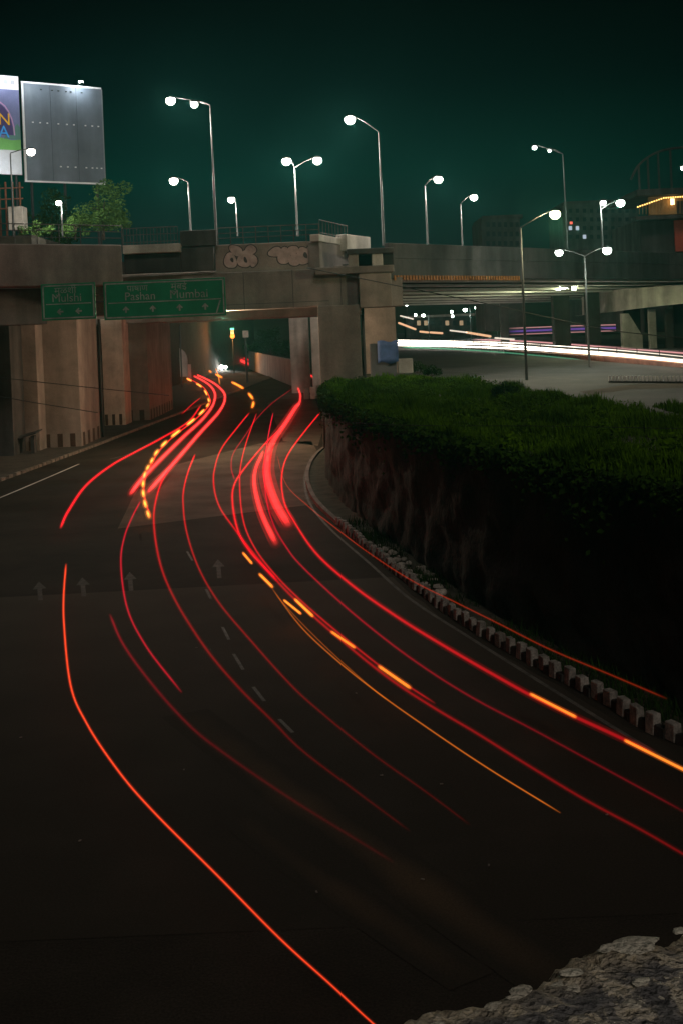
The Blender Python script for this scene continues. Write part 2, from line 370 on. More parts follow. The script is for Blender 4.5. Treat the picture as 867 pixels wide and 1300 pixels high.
# painted kerb of separate blocks along the right side of the lower road
rk = thing('kerb', 'black and white block kerb at the foot of the dark retaining wall', 'kerb', G(852, 934))
kk = [p for p in kerb if 22 < p.y < 64]; 
cum = [0]
for i in range(len(kk) - 1): cum.append(cum[-1] + (kk[i + 1] - kk[i]).length)
def along(s):
    for i in range(len(kk) - 1):
        if cum[i + 1] >= s: u = (s - cum[i]) / (cum[i + 1] - cum[i]); return kk[i].lerp(kk[i + 1], u), (kk[i + 1] - kk[i]).normalized()
    return kk[-1], (kk[-1] - kk[-2]).normalized()
def kerb_stone(m, lx, ly, lz):
    bm = bmesh.new(); bmesh.ops.create_cube(bm, size=1.0)
    for v in bm.verts:
        v.co.x *= lx; v.co.y *= ly * (0.82 if v.co.z > 0 else 1.0); v.co.z *= lz
    bmesh.ops.bevel(bm, geom=bm.edges[:], offset=0.02, segments=1, affect='EDGES')
    me = bpy.data.meshes.new('kerb_block'); bm.to_mesh(me); bm.free(); me.materials.append(m); return me
kw = kerb_stone(KERBW, 0.36, 0.26, 0.50); kbm = kerb_stone(KERBB, 0.36, 0.24, 0.30); kgm = kerb_stone(mat('kerb_worn', (.12, .112, .10), .9, .5, 3, 0, .4, 12, fine=.3), 0.36, 0.26, 0.44)
s_ = 0.2; j = 0
while s_ < cum[-1] - 0.4:
    p, t = along(s_)
    o = bpy.data.objects.new('kerb_block', kw if j % 2 == 0 else kbm); COL.objects.link(o); o.parent = rk
    h = 0.25 if j % 2 == 0 else 0.13
    o.location = p + Vector((t.y, -t.x, 0)) * (0.16 + rnd.uniform(-.03, .03)) + Vector((0, 0, h - 0.02)) - Vector(rk.location)
    o.rotation_euler = (rnd.uniform(-.07, .07), rnd.uniform(-.06, .06), math.atan2(t.y, t.x) + rnd.uniform(-.10, .10)); o.scale = (rnd.uniform(.85, 1.05), rnd.uniform(.85, 1.1), rnd.uniform(.72, 1.08))
    if j % 2 == 0 and rnd.random() < .14: o.data = kgm
    s_ += 0.37 + rnd.uniform(-.015, .02); j += 1
ko = [p for p in kerb if 63 < p.y < 112]; mb = MB(); k1 = offset(ko, .05); k2 = offset(ko, .30)
for i in range(len(ko) - 1):
    a, b, c, d = k1[i], k1[i + 1], k2[i + 1], k2[i]
    mb.quad((a.x, a.y, -.02), (b.x, b.y, -.02), (b.x, b.y, .2), (a.x, a.y, .2)); mb.quad((a.x, a.y, .2), (b.x, b.y, .2), (c.x, c.y, .2), (d.x, d.y, .2))
structure(mb.build('kerb', CONC))
# verge between kerb and wall
kv = [p for p in kerb if 20 < p.y < 112]; mb = MB(); o1 = offset(kv, 0.28); o2 = offset(kv, 2.0)
for i in range(len(kv) - 1): mb.quad((*o1[i][:2], 0.10), (*o2[i][:2], 0.16), (*o2[i + 1][:2], 0.16), (*o1[i + 1][:2], 0.10))
structure(mb.build('verge', mat('verge_soil', (0.040, 0.036, 0.024), 1.0, 0.5, 1.0, 0, 0.7, 6)))

# ------------------------------------------------------------------ flyover over the lower road
fly = thing('flyover_bridge', 'grey concrete flyover on broad piers spanning the lower road', 'bridge', (-12, 104, 0))
YF = 104.0
def pxbox(name, x0, y0, x1, y1, Y, depth, m, parent, bevel=0.06):
    xm, ym = (x0 + x1) / 2, (y0 + y1) / 2
    X0, X1 = D(x0, ym, Y).x, D(x1, ym, Y).x; Z1, Z0 = D(xm, y0, Y).z, D(xm, y1, Y).z
    return MB().box(((X0 + X1) / 2, Y + depth / 2, (Z0 + Z1) / 2), X1 - X0, depth, Z1 - Z0).build(name, m, parent, bevel=bevel)
SOF = 11.75
# crosshead beam and deck behind it
MB().box((-16.0, YF + 1.5, (SOF + 14.9) / 2), 36.2, 3.0, 14.9 - SOF).build('crosshead_beam', CONC, fly, bevel=0.08)
MB().box((-18.0, YF + 17.1, 13.7), 40.0, 28.0, 3.0).build('deck', CONC_WARM, fly, bevel=0.05)
MB().box((-18.0, 152.0, 13.0), 42.0, 18.0, 3.2).build('deck', CONC_WARM, fly, bevel=0.05)
# fascia over the beam with the painted bubble letters, and the left box girder standing proud
MB().box((D(340, 325, YF).x, YF + 0.75, 16.05), (D(406, 325, YF).x - D(272, 325, YF).x), 0.9, 2.3).build('fascia', CONC_WARM, fly, bevel=0.04)
pL, pM = D(-40, 335, 93.5), D(156, 335, 101.5)
zt = 17.35; zb = 14.1
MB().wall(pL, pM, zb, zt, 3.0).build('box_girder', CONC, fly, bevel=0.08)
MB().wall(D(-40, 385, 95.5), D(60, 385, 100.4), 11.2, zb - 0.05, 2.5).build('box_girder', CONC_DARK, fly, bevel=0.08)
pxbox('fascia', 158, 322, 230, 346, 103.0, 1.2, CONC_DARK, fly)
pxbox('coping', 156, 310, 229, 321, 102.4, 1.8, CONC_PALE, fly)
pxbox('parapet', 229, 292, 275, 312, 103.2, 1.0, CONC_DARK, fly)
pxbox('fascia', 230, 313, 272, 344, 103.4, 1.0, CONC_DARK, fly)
# right end of the beam, bearing gap and oblique parapet
pxbox('end_block', 456, 346, 497, 390, 103.2, 3.5, CONC_WARM, fly)
pxbox('end_block', 480, 352, 511, 389, 106.5, 3.0, CONC, fly)
pxbox('bearing_shelf', 400, 338, 500, 347, 103.0, 3.4, CONC, fly)
pxbox('bearing_block', 442, 322, 455, 345, 103.4, 2.0, CONC_WARM, fly)
pxbox('bearing_block', 472, 322, 486, 343, 103.4, 2.0, CONC_PALE, fly)
pxbox('bearing_recess', 452, 321, 500, 345, 105.4, 0.5, BLACKP, fly)
pxbox('bearing_cover', 440, 315, 500, 322, 103.2, 3.0, CONC_DARK, fly)
MB().wall(D(406, 325, 103.9), D(446, 325, 112.0), 14.9, 17.1, 1.0).build('fascia', CONC, fly, bevel=0.04)
MB().wall(D(405.5, 308, 103.5), D(442, 308, 111.5), 17.12, 17.7, 0.8).build('coping', CONC_PALE, fly, bevel=0.04)
MB().wall(D(440, 305, 109), D(470, 305, 114), 16.6, 18.0, 1.0).build('parapet', CONC_PALE, fly, bevel=0.04)
# piers: front line, lit middle one, rear one (left); right column and the one behind it
def pier(x0, x1, Y, depth, yb, ztop, m, stripes_f=0, stripes_s=0):
    p0, p1 = D(x0, 480, Y), D(x1, 480, Y); zb_ = -0.05
    o = MB().wall(p0, p1, zb_, ztop, depth).build('pier', m, fly, bevel=0.06)
    w = p1.x - p0.x; gz = 0.14
    for k in range(stripes_f):
        u = (k + 0.30) / stripes_f
        MB().box((p0.x + w * u, Y - 0.006, gz + 0.62), w / stripes_f * 0.42, 0.01, 1.2).build('painted_stripe', mat('stripe_brown', (0.055, 0.030, 0.020), 0.8, 0.4, 1.5), o)
    for k in range(stripes_s):
        u = (k + 0.5) / stripes_s
        MB().box((p1.x + 0.006, Y + depth * u, gz + 0.62), 0.01, depth / stripes_s * 0.42, 1.2).build('painted_stripe', MATS['stripe_brown'], o)
    return o
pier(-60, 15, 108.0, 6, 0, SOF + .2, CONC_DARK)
pier(17, 48, 112.0, 3.0, 0, SOF + .2, CONC_WARM, 2, 0)
pier(53, 101, 114.5, 9.0, 0, SOF + .2, CONC_WARM, 3, 4)
pier(131, 158, 140.0, 4.0, 0, SOF + .2, mat('concrete_lit', (.66, .57, .47), .9, .25, .6, .3, .25, 9, fine=.15), 3, 0)  # pale base colour paints the light falling on this pier
pier(160, 189, 146.0, 20.0, 0, SOF + .2, CONC_WARM, 2, 9)
pier(407, 460, 103.3, 3.6, 0, SOF + .05, CONC, 0, 0)
pier(464, 505, 118.0, 6.0, 0, SOF + 2, CONC_WARM, 0, 0)
pier(370, 394, 196.0, 3.0, 0, 12.2, CONC_PALE, 0, 0)
pier(397, 409, 186.0, 8.0, 0, 12.2, CONC_PALE, 0, 0)
for px, Y in ((127.5, 124.0), (462.5, 105.5), (159, 145.6)):
    p = D(px, 450, Y); MB().tube([(p.x, Y, .1), (p.x, Y, SOF)], .11, 8).build('drain_pipe', CONC_DARK, fly, smooth=True)
for px in (310, 372, 433):
    p = D(px, 370, YF); MB().box((p.x, YF - .004, 13.3), .05, .012, 3.1).build('joint', CONC_DARK, fly)
MB().box((D(345, 391, YF).x, YF - .004, SOF + .45), 9.5, .012, .04).build('joint', CONC_DARK, fly)
# railings
def railing(p0, p1, z0, h, n, rails, parent, baluster=False, r=0.04):
    p0 = Vector((p0[0], p0[1], z0)); p1 = Vector((p1[0], p1[1], z0)); first = MB()
    first.tube([p0 + UP * h, p1 + UP * h], r * 1.1, 6)
    root = first.build('railing', RAILM, parent)
    for q in rails: MB().tube([p0 + UP * q, p1 + UP * q], r * 0.8, 6).build('rail', RAILM, root)
    me = None
    for k in range(n + 1):
        p = p0.lerp(p1, k / n)
        if me is None:
            o = MB().tube([(0, 0, -0.05), (0, 0, h)], r * (0.8 if baluster else 1.0), 6).build('post', RAILM, root); me = o.data; off = Vector(root.location) + Vector(parent.location)
        else: o = bpy.data.objects.new('post', me); COL.objects.link(o); o.parent = root
        o.location = p - off
    return root
railing(pL + Vector((0, .3, 0)), pM + Vector((0, .3, 0)), zt, 1.55, 7, (0.55, 1.05), fly)
railing(D(157, 300, 102.8), D(226, 300, 102.8), D(190, 310, 102.8).z, 1.35, 16, (0.2, 0.8), fly, True, 0.035)
railing(D(277, 300, 103.8), D(405, 300, 103.8), 17.2, 1.35, 8, (0.5, 0.9), fly, False, 0.04)
railing(D(406, 300, 103.8), D(441, 300, 111.5), 17.7, 1.2, 9, (0.15,), fly, True, 0.035)
# bubble-letter graffiti, flat paint on the fascia
def blob(px, py, rx, ry, Y, rot=0, n=22):
    c = D(px, py, Y); k = Y / F; cr, sr = math.cos(rot), math.sin(rot); pts = []
    for i in range(n):
        a = 2 * math.pi * i / n; x, z = rx * k * math.cos(a), ry * k * math.sin(a)
        w = 1 + 0.08 * math.sin(3 * a + px); pts.append((c.x + (x * cr - z * sr) * w, Y, c.z + (x * sr + z * cr) * w))
    return pts
G_ = []
for px, py, rx, ry, rot in ((293, 331, 8, 10, 0.2), (300, 318, 9, 6, -0.6), (311, 329, 9, 11, -0.3), (318, 318, 8, 6, .5), (322, 331, 5, 8, 0), (350, 320, 9, 6, .2), (361, 325, 8, 11, -.2), (372, 318, 7, 6, .4), (374, 330, 7, 8, 0), (386, 325, 10, 11, .2), (396, 323, 7, 12, 0)):
    k_ = len(G_); o_ = MB().quad(*blob(px, py, rx + 1.3, ry + 1.3, YF + 0.296 - .0004 * k_, rot)).build('graffiti', mat('graffiti_outline', (0.055, 0.045, 0.045), 0.8), fly); G_.append(o_)
    MB().quad(*blob(px, py, rx, ry, YF + 0.288 - .0004 * k_, rot)).build('graffiti_fill', mat('graffiti_fill', (0.36, 0.27, 0.25), 0.8, 0.35, 1.2), o_)
for px, py, rx, ry in ((295, 330, 2, 3), (312, 330, 2, 4), (388, 324, 2.5, 4)): MB().quad(*blob(px, py, rx, ry, YF + 0.278, 0.3)).build('graffiti', MATS['graffiti_outline'], fly)

# ------------------------------------------------------------------ direction signs
def sign(px0, py0, px1, py1, Y, label, build):
    c0, c1 = D(px0, py1, Y), D(px1, py0, Y); xm = (px0 + px1) / 2
    z1, z0 = D(xm, py0, Y).z, D(xm, py1, Y).z; x0, x1 = D(px0, (py0 + py1) / 2, Y).x, D(px1, (py0 + py1) / 2, Y).x
    W, H = x1 - x0, z1 - z0
    t = thing('road_sign', label, 'sign', (x0, Y, z0))
    MB().box(((x0 + x1) / 2, Y + 0.06, (z0 + z1) / 2), W, 0.10, H).build('panel', SIGNG, t, bevel=0.02)
    b = 0.10; mb = MB(); yy = Y + 0.004
    for cx_, cz_, w_, h_ in ((W / 2, H - .16, W - .24, b), (W / 2, .16, W - .24, b), (.16, H / 2, b, H - .24), (W - .16, H / 2, b, H - .24)):
        mb.box((x0 + cx_, yy, z0 + cz_), w_, 0.02, h_)
    mb.build('border', SIGNW, t)
    MB().box((x0 + W / 2, yy, z0 + H * 0.44), W - 0.7, 0.02, 0.07).build('divider', SIGNW, t)
    for s in (0.2, 0.8): MB().tube([(x0 + W * s, Y + 0.1, z0 + H * .7), (x0 + W * s, Y + 7.5, z0 + H * .7)], 0.06, 6).build('bracket', GALV, t)
    build(t, x0, z0, W, H, Y - 0.008)
    return t
def text(t, s, x, z, y, size, squash=1.0, name='lettering'):
    mb = MB(); font_mesh(s, size, mb, Vector((x, y, z)), Vector((1, 0, 0)), UP, 'CENTER', squash); return mb.build(name, SIGNW, t)
def up_arrow(t, x, z, y, s, ang=0.0):
    mb = MB(); pts = ((0, 1), (.62, .38), (.40, .22), (.16, .44), (.16, -.2), (-.16, -.2), (-.16, .44), (-.40, .22), (-.62, .38)); ca, sa = math.cos(ang), math.sin(ang)
    mb.quad(*[(x + s * (a * ca - b * sa), y, z + s * (a * sa + b * ca)) for a, b in pts]); mb.build('arrow', SIGNW, t)
def small_sign(t, x0, z0, W, H, y):
    text(t, 'मुळशी', x0 + W * .45, z0 + H * .72, y, 0.72); text(t, 'Mulshi', x0 + W * .47, z0 + H * .50, y, 0.88)
    for u in (.38, .72): up_arrow(t, x0 + W * u, z0 + H * .23, y, 0.42, math.pi / 2)
def big_sign(t, x0, z0, W, H, y):
    text(t, 'पाषाण', x0 + W * .28, z0 + H * .73, y, 0.66); text(t, 'Pashan', x0 + W * .30, z0 + H * .50, y, 0.86)
    text(t, 'मुंबई', x0 + W * .62, z0 + H * .73, y, 0.72); text(t, 'Mumbai', x0 + W * .70, z0 + H * .50, y, 0.92)
    for u in (.18, .40, .62, .83): up_arrow(t, x0 + W * u, z0 + H * .20, y, 0.42)
    mb = MB(); mb.quad(*[(x0 + W * .935 + a, y, z0 + H * .25 + b) for a, b in ((-.20, -.55), (-.10, -.55), (.24, .45), (.12, .45))]); mb.build('slash_mark', SIGNW, t)
sign(53, 359.5, 122, 406, 95.4, 'smaller green road sign with two left arrows on the flyover', 'x' and small_sign)
sign(132, 355, 287, 403.5, 95.4, 'larger green road sign with four upward arrows on the flyover', big_sign)
tag(MB().box(((D(122, 383, 95.5).x + D(132, 383, 95.5).x) / 2, 95.5, D(127, 383, 95.5).z), .70, .10, 0.12).build('sign_link', GALV), 'short steel bar joining the two green road signs', 'bracket')

# ------------------------------------------------------------------ right-hand road bridge, running away to the right
rb = thing('road_bridge', 'long dark road bridge over the bright upper road on the right', 'bridge', (5, 106, 0))
A, B = Vector((4.2, 106.0)), Vector((62.0, 172.0)); dv = (B - A).normalized(); nv = Vector((-dv.y, dv.x))
def rbwall(name, off, z0, z1, depth, m, a=0.0, b=1.0, bevel=0.0):
    p0, p1 = A.lerp(B, a) + nv * off, A.lerp(B, b) + nv * off
    return MB().wall(p0, p1, z0, z1, depth).build(name, m, rb, bevel=bevel)
rbwall('fascia', 0, 13.9, 15.6, 0.6, CONC_DARK, bevel=0.05)
rbwall('parapet', -0.06, 15.6, 16.9, 0.5, CONC_DARK, bevel=0.04)
rbwall('deck', 0.6, 14.3, 15.4, 40.0, CONC_DARK)
for k in range(8):
    off = 1.6 + k * 5.2; zb = 13.72 - 0.17 * k
    g_ = rbwall('girder', off + .5, zb + .2, 14.28, .5, DARKST); p0, p1 = A + nv * off, B + nv * off; MB().wall(p0, p1, zb, zb + .2, 1.5).build('flange', mat('flange_lit', (.72, .70, .70), .6, .12, .5), g_)  # white flange, dark web: lit stripes and dark gaps put into colour
mb = MB()
for k in range(46):
    p = A + dv * (0.6 + k * 0.42); mb.box((p.x - nv.x * .08, p.y - nv.y * .08, 13.95), 0.17, 0.12, 0.42, math.atan2(dv.y, dv.x))
fr = mb.build('edge_fringe', mat('ochre_paint', (0.30, 0.12, 0.03), 0.7), rb); fr['kind'] = 'stuff'
for px, Y, w in ((712, 175, 2.2), (752, 170, 1.8), (800, 182, 2.4), (864, 176, 2.6), (640, 215, 1.4)):
    p = D(px, 420, Y); MB().box((p.x, Y, (PZ + 14.2) / 2), w, w, 14.2 - PZ).build('column', CONC_DARK, rb, bevel=0.05)
# curved ramp wall beyond
cw = thing('curved_ramp', 'pale curved concrete ramp lit yellow-green under the road bridge', 'ramp', G(800, 430, PZ))
pts = catmull([D(738, 385, 185), D(770, 385, 172), D(800, 385, 163), D(835, 380, 157), D(880, 375, 153), D(930, 370, 150)], 8)
mb = MB(); top = [Vector((p.x, p.y, 13.2 + .003 * i)) for i, p in enumerate(pts)]
for i in range(len(pts) - 1):
    a, b = pts[i], pts[i + 1]; za, zb2 = 10.2 + 0.03 * i, 10.2 + 0.03 * (i + 1)
    mb.quad((a.x, a.y, za), (b.x, b.y, zb2), (b.x, b.y, 13.4), (a.x, a.y, 13.4)); mb.quad((a.x, a.y, za), (a.x + .5, a.y + 9, za), (b.x + .5, b.y + 9, zb2), (b.x, b.y, zb2)); mb.quad((a.x, a.y, 13.4), (b.x, b.y, 13.4), (b.x + .5, b.y + 9, 13.4), (a.x + .5, a.y + 9, 13.4))
mb.build('ramp_wall', CONC_PALE, cw)
p = D(801, 415, 166); mb = MB(); i = 0
for yy in (0, 1.2):
    for dx, z in ((-1.2, PZ), (1.4, PZ), (1.4, 7.2), (-0.3, 10.2), (-1.2, 10.2)): mb.v.append((p.x + dx, p.y + yy, z))
mb.f = [(0, 1, 2, 3, 4), (9, 8, 7, 6, 5)] + [(a, (a + 1) % 5 + 0, (a + 1) % 5 + 5, a + 5) for a in range(5)]
mb.build('buttress', CONC_PALE, cw)
for px in (827, 848):
    p = D(px, 410, 164); MB().box((p.x, p.y, (PZ + 10.6) / 2), .9, .9, 10.6 - PZ).build('column', CONC_PALE if px == 827 else CONC_DARK, cw, bevel=.04)

# ------------------------------------------------------------------ street lamps
LAMPW = glow('lamp_lens', (1.0, 0.93, 0.80), 30)
LAMPY = glow('lamp_lens_yellow', (1.0, 0.90, 0.52), 30)
LAMPG = glow('lamp_lens_cool', (0.88, 1.0, 0.86), 30)
def lamp(label, heads, top, foot, Y, power, m=LAMPW, col=(1, .93, .8), size=1.0, dim=None, poleM=GALV, footz=None):
    f = D(foot[0], foot[1], Y); t_ = D(top[0], top[1], Y)
    zf = f.z if footz is None else footz
    t = thing('street_lamp', label, 'street lamp', (f.x, Y, zf))
    tp = Vector((f.x + (t_.x - f.x) * 0.4, Y, t_.z)); r0 = 0.085 * size + 0.02
    MB().tube([(f.x, Y, zf), (f.x, Y, zf + .05), ((f.x + tp.x) / 2, Y, (zf + tp.z) / 2), tp], [r0 * 1.25, r0 * 1.1, r0 * .85, r0 * .6], 8).build('pole', poleM, t, smooth=True)
    for i, h in enumerate(heads):
        hp = D(h[0], h[1], Y - 0.4)
        sgn = 1 if hp.x > tp.x else -1
        inn = hp + Vector((-sgn * .30 * size, 0.1, 0.24 * size))
        MB().tube([tp - UP * .2, tp + UP * 0.05, tp.lerp(inn, .5) + UP * 0.10, inn], 0.035 * size + .01, 6).build('arm', DARKST, t, smooth=True)
        # housing: tapered shell above, bowl lens below
        bm = bmesh.new(); bmesh.ops.create_uvsphere(bm, u_segments=14, v_segments=8, radius=1.0)
        for v in bm.verts:
            v.co.x *= 0.40 * size; v.co.y *= 0.24 * size; v.co.z *= (0.20 if v.co.z > 0 else 0.03) * size
        me = bpy.data.meshes.new('housing'); bm.to_mesh(me); bm.free(); me.materials.append(DARKST); me.shade_smooth()
        o = bpy.data.objects.new('housing', me); COL.objects.link(o); o.parent = t; o.location = hp + UP * .16 * size - Vector(t.location)
        bm = bmesh.new(); bmesh.ops.create_uvsphere(bm, u_segments=16, v_segments=10, radius=1.0)
        sz_ = 1.0 if not dim else dim[i]
        for v in bm.verts:
            v.co.x *= 0.40 * size * sz_; v.co.y *= 0.36 * size * sz_; v.co.z *= (0.38 if v.co.z < 0 else 0.30) * size * sz_
        me = bpy.data.meshes.new('lens'); bm.to_mesh(me); bm.free(); me.materials.append(m); me.shade_smooth()
        l_ = bpy.data.objects.new('lens', me); COL.objects.link(l_); l_.parent = o; l_.location = (0, 0, -0.20 * size)
        if power > 0:
            ld = bpy.data.lights.new('lamp_light', 'POINT'); ld.energy = power * sz_ ** 2 * 5; ld.color = col; ld.shadow_soft_size = 0.12
            lo = bpy.data.objects.new('lamp_light', ld); COL.objects.link(lo); lo.parent = o; lo.location = (0, -0.05, -0.70 * size)
    return t
lamp('tall double-headed street lamp right of the billboard', [(217, 127), (247, 132)], (266, 134), (275, 300), 106, 500, dim=[1, .75])
lamp('short street lamp whose head hangs left, below the tall double lamp', [(221, 229)], (238, 232), (243, 300), 112, 400, size=.95)
lamp('smallest street lamp on the flyover, between the signs and the railing', [(294, 253)], (299, 259), (302, 300), 124, 250, size=.85)
lamp('double-headed street lamp above the graffiti railing', [(364, 204), (403, 203)], (374, 214), (378, 300), 112, 500)
lamp('tallest street lamp at the centre with one head leaning left', [(444, 151)], (480, 168), (487, 312), 110, 650, size=1.15)
lamp('higher left street lamp of the pair over the right bridge', [(556, 227)], (538, 236), (543, 318), 117, 450)
lamp('lower right street lamp of the pair over the right bridge', [(601, 250)], (584, 259), (587, 322), 124, 350, size=.9)
lamp('slim double-headed street lamp highest on the far right', [(678, 187), (697, 191)], (713, 196), (720, 320), 150, 250, LAMPG, (.88, 1, .86), dim=[.65, .4])
lamp('dark foreground pole lamp with a yellow light above the grass bank', [(704, 271)], (661, 290), (668, 483), 93, 700, LAMPY, (1, .9, .52), footz=PZ - .05, poleM=DARKST)
lamp('double-headed street lamp beside the balcony building', [(765, 257), (787, 257)], (762, 266), (765, 325), 142, 300, LAMPG, (.88, 1, .86), size=1.1, dim=[.75, 1.1])
lamp('double-headed street lamp in front of the right bridge, heads below its deck', [(709, 320), (770, 317)], (741, 326), (747, 446), 112, 200, LAMPG, (.93, 1, .84), dim=[.85, 1], footz=PZ - .02)
lamp('street lamp in front of the two billboards at left', [(40, 192)], (14, 195), (18, 300), 118, 90, size=1.0)
lamp('half-visible small lamp at the right edge above the balcony roof', [(866, 213)], (884, 216), (886, 330), 150, 60, LAMPG, (.88, 1, .86), dim=[.6])
# far lamps seen under the right bridge
for px, py, s, lb in ((537, 400, 1.1, 'leftmost far street lamp seen under the right bridge'), (590, 393, 1.3, 'far street lamp second from the left under the right bridge'), (606, 390, 1.7, 'brightest far street lamp seen under the right bridge'), (624, 385, 1.3, 'rightmost far street lamp seen under the right bridge')):
    lamp(lb, [(px, py)], (px + 6, py - 1), (px + 8, 440), 300 if s > 1.5 else 320, 150, LAMPG, (.9, 1, .9), size=s, footz=PZ)
lamp('small lamp among the dark bushes below the billboard', [(75, 257)], (79, 259), (80, 300), 136, 260, size=.8, footz=21)

p = D(281, 402, 106.0); p.z = SOF
ul = thing('underpass_lamp', 'tiny lamp fixed to the flyover soffit right of the green signs', 'lamp', p)
MB().box(p - UP * .05, .5, .3, .12).build('housing', DARKST, ul); MB().box(p - UP * .16, .36, .2, .10).build('lens', LAMPW, ul)
ld = bpy.data.lights.new('underpass_light', 'POINT'); ld.energy = 6500; ld.color = (1, .74, .48); ld.shadow_soft_size = .12
lo = bpy.data.objects.new('underpass_light', ld); COL.objects.link(lo); lo.parent = ul; lo.location = (0, 0, -.5)

# ------------------------------------------------------------------ traffic light trails (tail-lamp and head-lamp paths, at lamp height)
TR = {}
def trail(pxs, label, r=0.06, color='red', glow_=1.0, fade=None, z=0.75, flat=None, dash=None, per=8, mid=None, group=None, name='light_trail', pz=None):
    """pxs pixels on the level z; glow_ start brightness, fade end brightness"""
    pts = catmull([G(p[0], p[1], z) for p in pxs], per); n = len(pts)
    cols = {'red': (1.25, 0.012, 0.022), 'hot': (1.0, 0.034, 0.032), 'crimson': (1.2, 0.010, 0.045), 'orange': (1.0, 0.22, 0.02), 'amber': (1.0, 0.30, 0.04), 'vermilion': (1.0, 0.060, 0.016),
            'white': (1.0, 0.86, 0.70), 'warm': (1.0, 0.55, 0.30), 'green': (0.25, 1.0, 0.55), 'purple': (0.35, 0.16, 0.85), 'pink': (1.0, 0.45, 0.45)}
    m = glow('trail_' + color, cols[color], 1.0, sampled=True, attr=True); mhalo = glow('halo_' + color, cols[color], 1.0, sampled=False, attr=True)
    rr = [r[0] + (r[1] - r[0]) * i / (n - 1) for i in range(n)] if isinstance(r, tuple) else [r] * n
    f1 = glow_ if fade is None else fade
    g = [glow_ * (f1 / glow_) ** (i / (n - 1)) * 0.55 * min(1, (i + .35) / 2.2, (n - i - .65) / 2.2) for i in range(n)]      # half: the tube's two walls add up
    if mid: g = [x * (mid if 0.3 < i / n < 0.7 else 1) for i, x in enumerate(g)]
    def mk(nm, a, b, parent=None):
        sides = 8; o = None                              # added shells paint a soft halo around the trail core
        for nm_, kr, kg in ((nm, .55, .55), ('soft_shell', 1.0, .30), ('halo_shell', 1.9, .085)):
            q = MB().tube(pts[a:b], [x * kr for x in rr[a:b]], sides, rz=None if flat is None else flat * kr, cap=False).build(nm_, mhalo if nm_ == 'halo_shell' else m, parent if o is None else o)
            at = q.data.attributes.new('glow', 'FLOAT', 'POINT'); at.data.foreach_set('value', [g[a + i // sides] * kg * 1.25 for i in range(len(q.data.vertices))])
            o = o or q
        return o
    if dash:
        t = thing(name, label, 'light trail', pts[0], group); on, off = dash; k = 0
        while k < n - 1:
            mk('dash', k, min(n, k + on + 1), t); k += on + off
        return t
    return tag(mk(name, 0, n), label, 'light trail', group)

trail([(166, 627), (188, 600), (234, 554), (259.5, 530), (272, 511), (272, 496), (259.5, 484), (237, 473.6), (214, 467.5)], 'bright red light trail, left of the glowing pair curving under the flyover', (.115, .15), 'hot', 2.7, 2.4)
trail([(188, 625), (221, 588), (253, 551), (279, 522), (286, 506), (282, 495), (266, 483), (240, 472), (214, 465)], 'bright red light trail, right of the glowing pair curving under the flyover', (.115, .15), 'hot', 2.7, 2.4)
trail([(190, 657), (184, 636), (182, 617), (185, 600), (192, 587), (201, 572), (219, 554), (247, 532), (263, 516), (265, 506), (256, 491), (237, 480), (221, 470)], 'yellow dashed blinker trail hugging the left of the bright red pair', (.085, .14), 'amber', 2.8, 2.6, dash=(3, 3), per=9)
trail([(192, 657), (185, 636), (183, 617), (187, 600), (194, 587), (203, 572), (221, 554), (249, 532), (265, 516), (267, 506), (258, 491), (239, 480), (221, 471)], 'thin red trail running beside the yellow dashed blinker trail', .05, 'red', 0.8, 1.2)
trail([(214, 461), (240, 465), (258, 468), (270, 473), (282, 479), (306, 491), (319, 503), (322, 512), (317, 524)], 'orange dashed blinker trail looping right of the bright red pair', (.20, .14), 'orange', 2.6, 2.6, dash=(4, 4), per=7)
trail([(264, 455), (272, 464), (277, 475), (279.5, 488)], 'short thin orange trail dropping from the far headlight', .10, 'orange', 1.6, 1.0)
trail([(77.5, 670), (87.7, 648), (111, 615), (143, 590), (172, 574), (206, 556), (240, 535), (256, 514)], 'single red trail curving outermost left beside the piers', (.055, .09), 'red', 1.2, 0.7)
trail([(231, 526), (245, 513), (255, 505)], 'very short dim red trail beside the rear left pier', .07, 'red', 0.45)
trail([(318, 499), (300, 500), (299, 512), (290, 532), (262, 560)], 'dim red trail inside the loop of orange dashes', .06, 'red', 0.25, 0.2) if False else None
trail([(248, 577), (240, 597), (234, 620), (233, 640), (237, 673), (251, 717), (277, 763), (323, 818), (369, 869), (405, 902), (470, 955), (540, 1005), (596, 1047)], 'long red trail starting on the pale road band, fading towards the bottom', (.055, .020), 'red', 1.15, 0.02)
trail([(222, 585), (207, 609), (198, 637), (196, 666), (203, 712), (221, 758), (258, 818), (300, 869), (346, 915), (383, 952), (450, 1003), (520, 1055)], 'long red trail dropping from the foot of the bright pair, fading out', (.065, .022), 'red', 1.1, 0.02)
trail([(179, 636), (169, 655), (159, 680), (154, 712), (161, 768), (184.5, 818), (231, 879)], 'dimmer crimson trail bowing left below the bright pair', (.045, .028), 'crimson', 0.45, 0.28)
trail([(140, 780), (157, 818), (194, 869), (240, 920), (286, 957), (360, 1008), (430, 1052), (500, 1095)], 'faint dark red trail left of the crimson bow, ending lower', (.045, .03), 'crimson', 0.16, 0.012)
trail([(84.4, 716), (81.5, 755), (82, 795), (90, 869), (111, 919), (149.5, 977), (194, 1029), (277, 1112), (354, 1190), (421, 1251), (473, 1299), (540, 1355)], 'lone orange-red trail sweeping outermost to the bottom edge', (.034, .010), 'vermilion', 1.1, 0.75)
trail([(317, 524), (301.5, 543), (282, 569), (273, 595), (272, 617), (279, 643), (298, 671), (318, 697), (346, 731), (380, 766), (436, 815), (492, 860), (548, 897), (605, 931), (664, 968), (740, 1014), (816, 1055), (880, 1092)], 'longest red trail from the dashed loop to the right edge', (.06, .026), 'red', 0.85, 0.08)
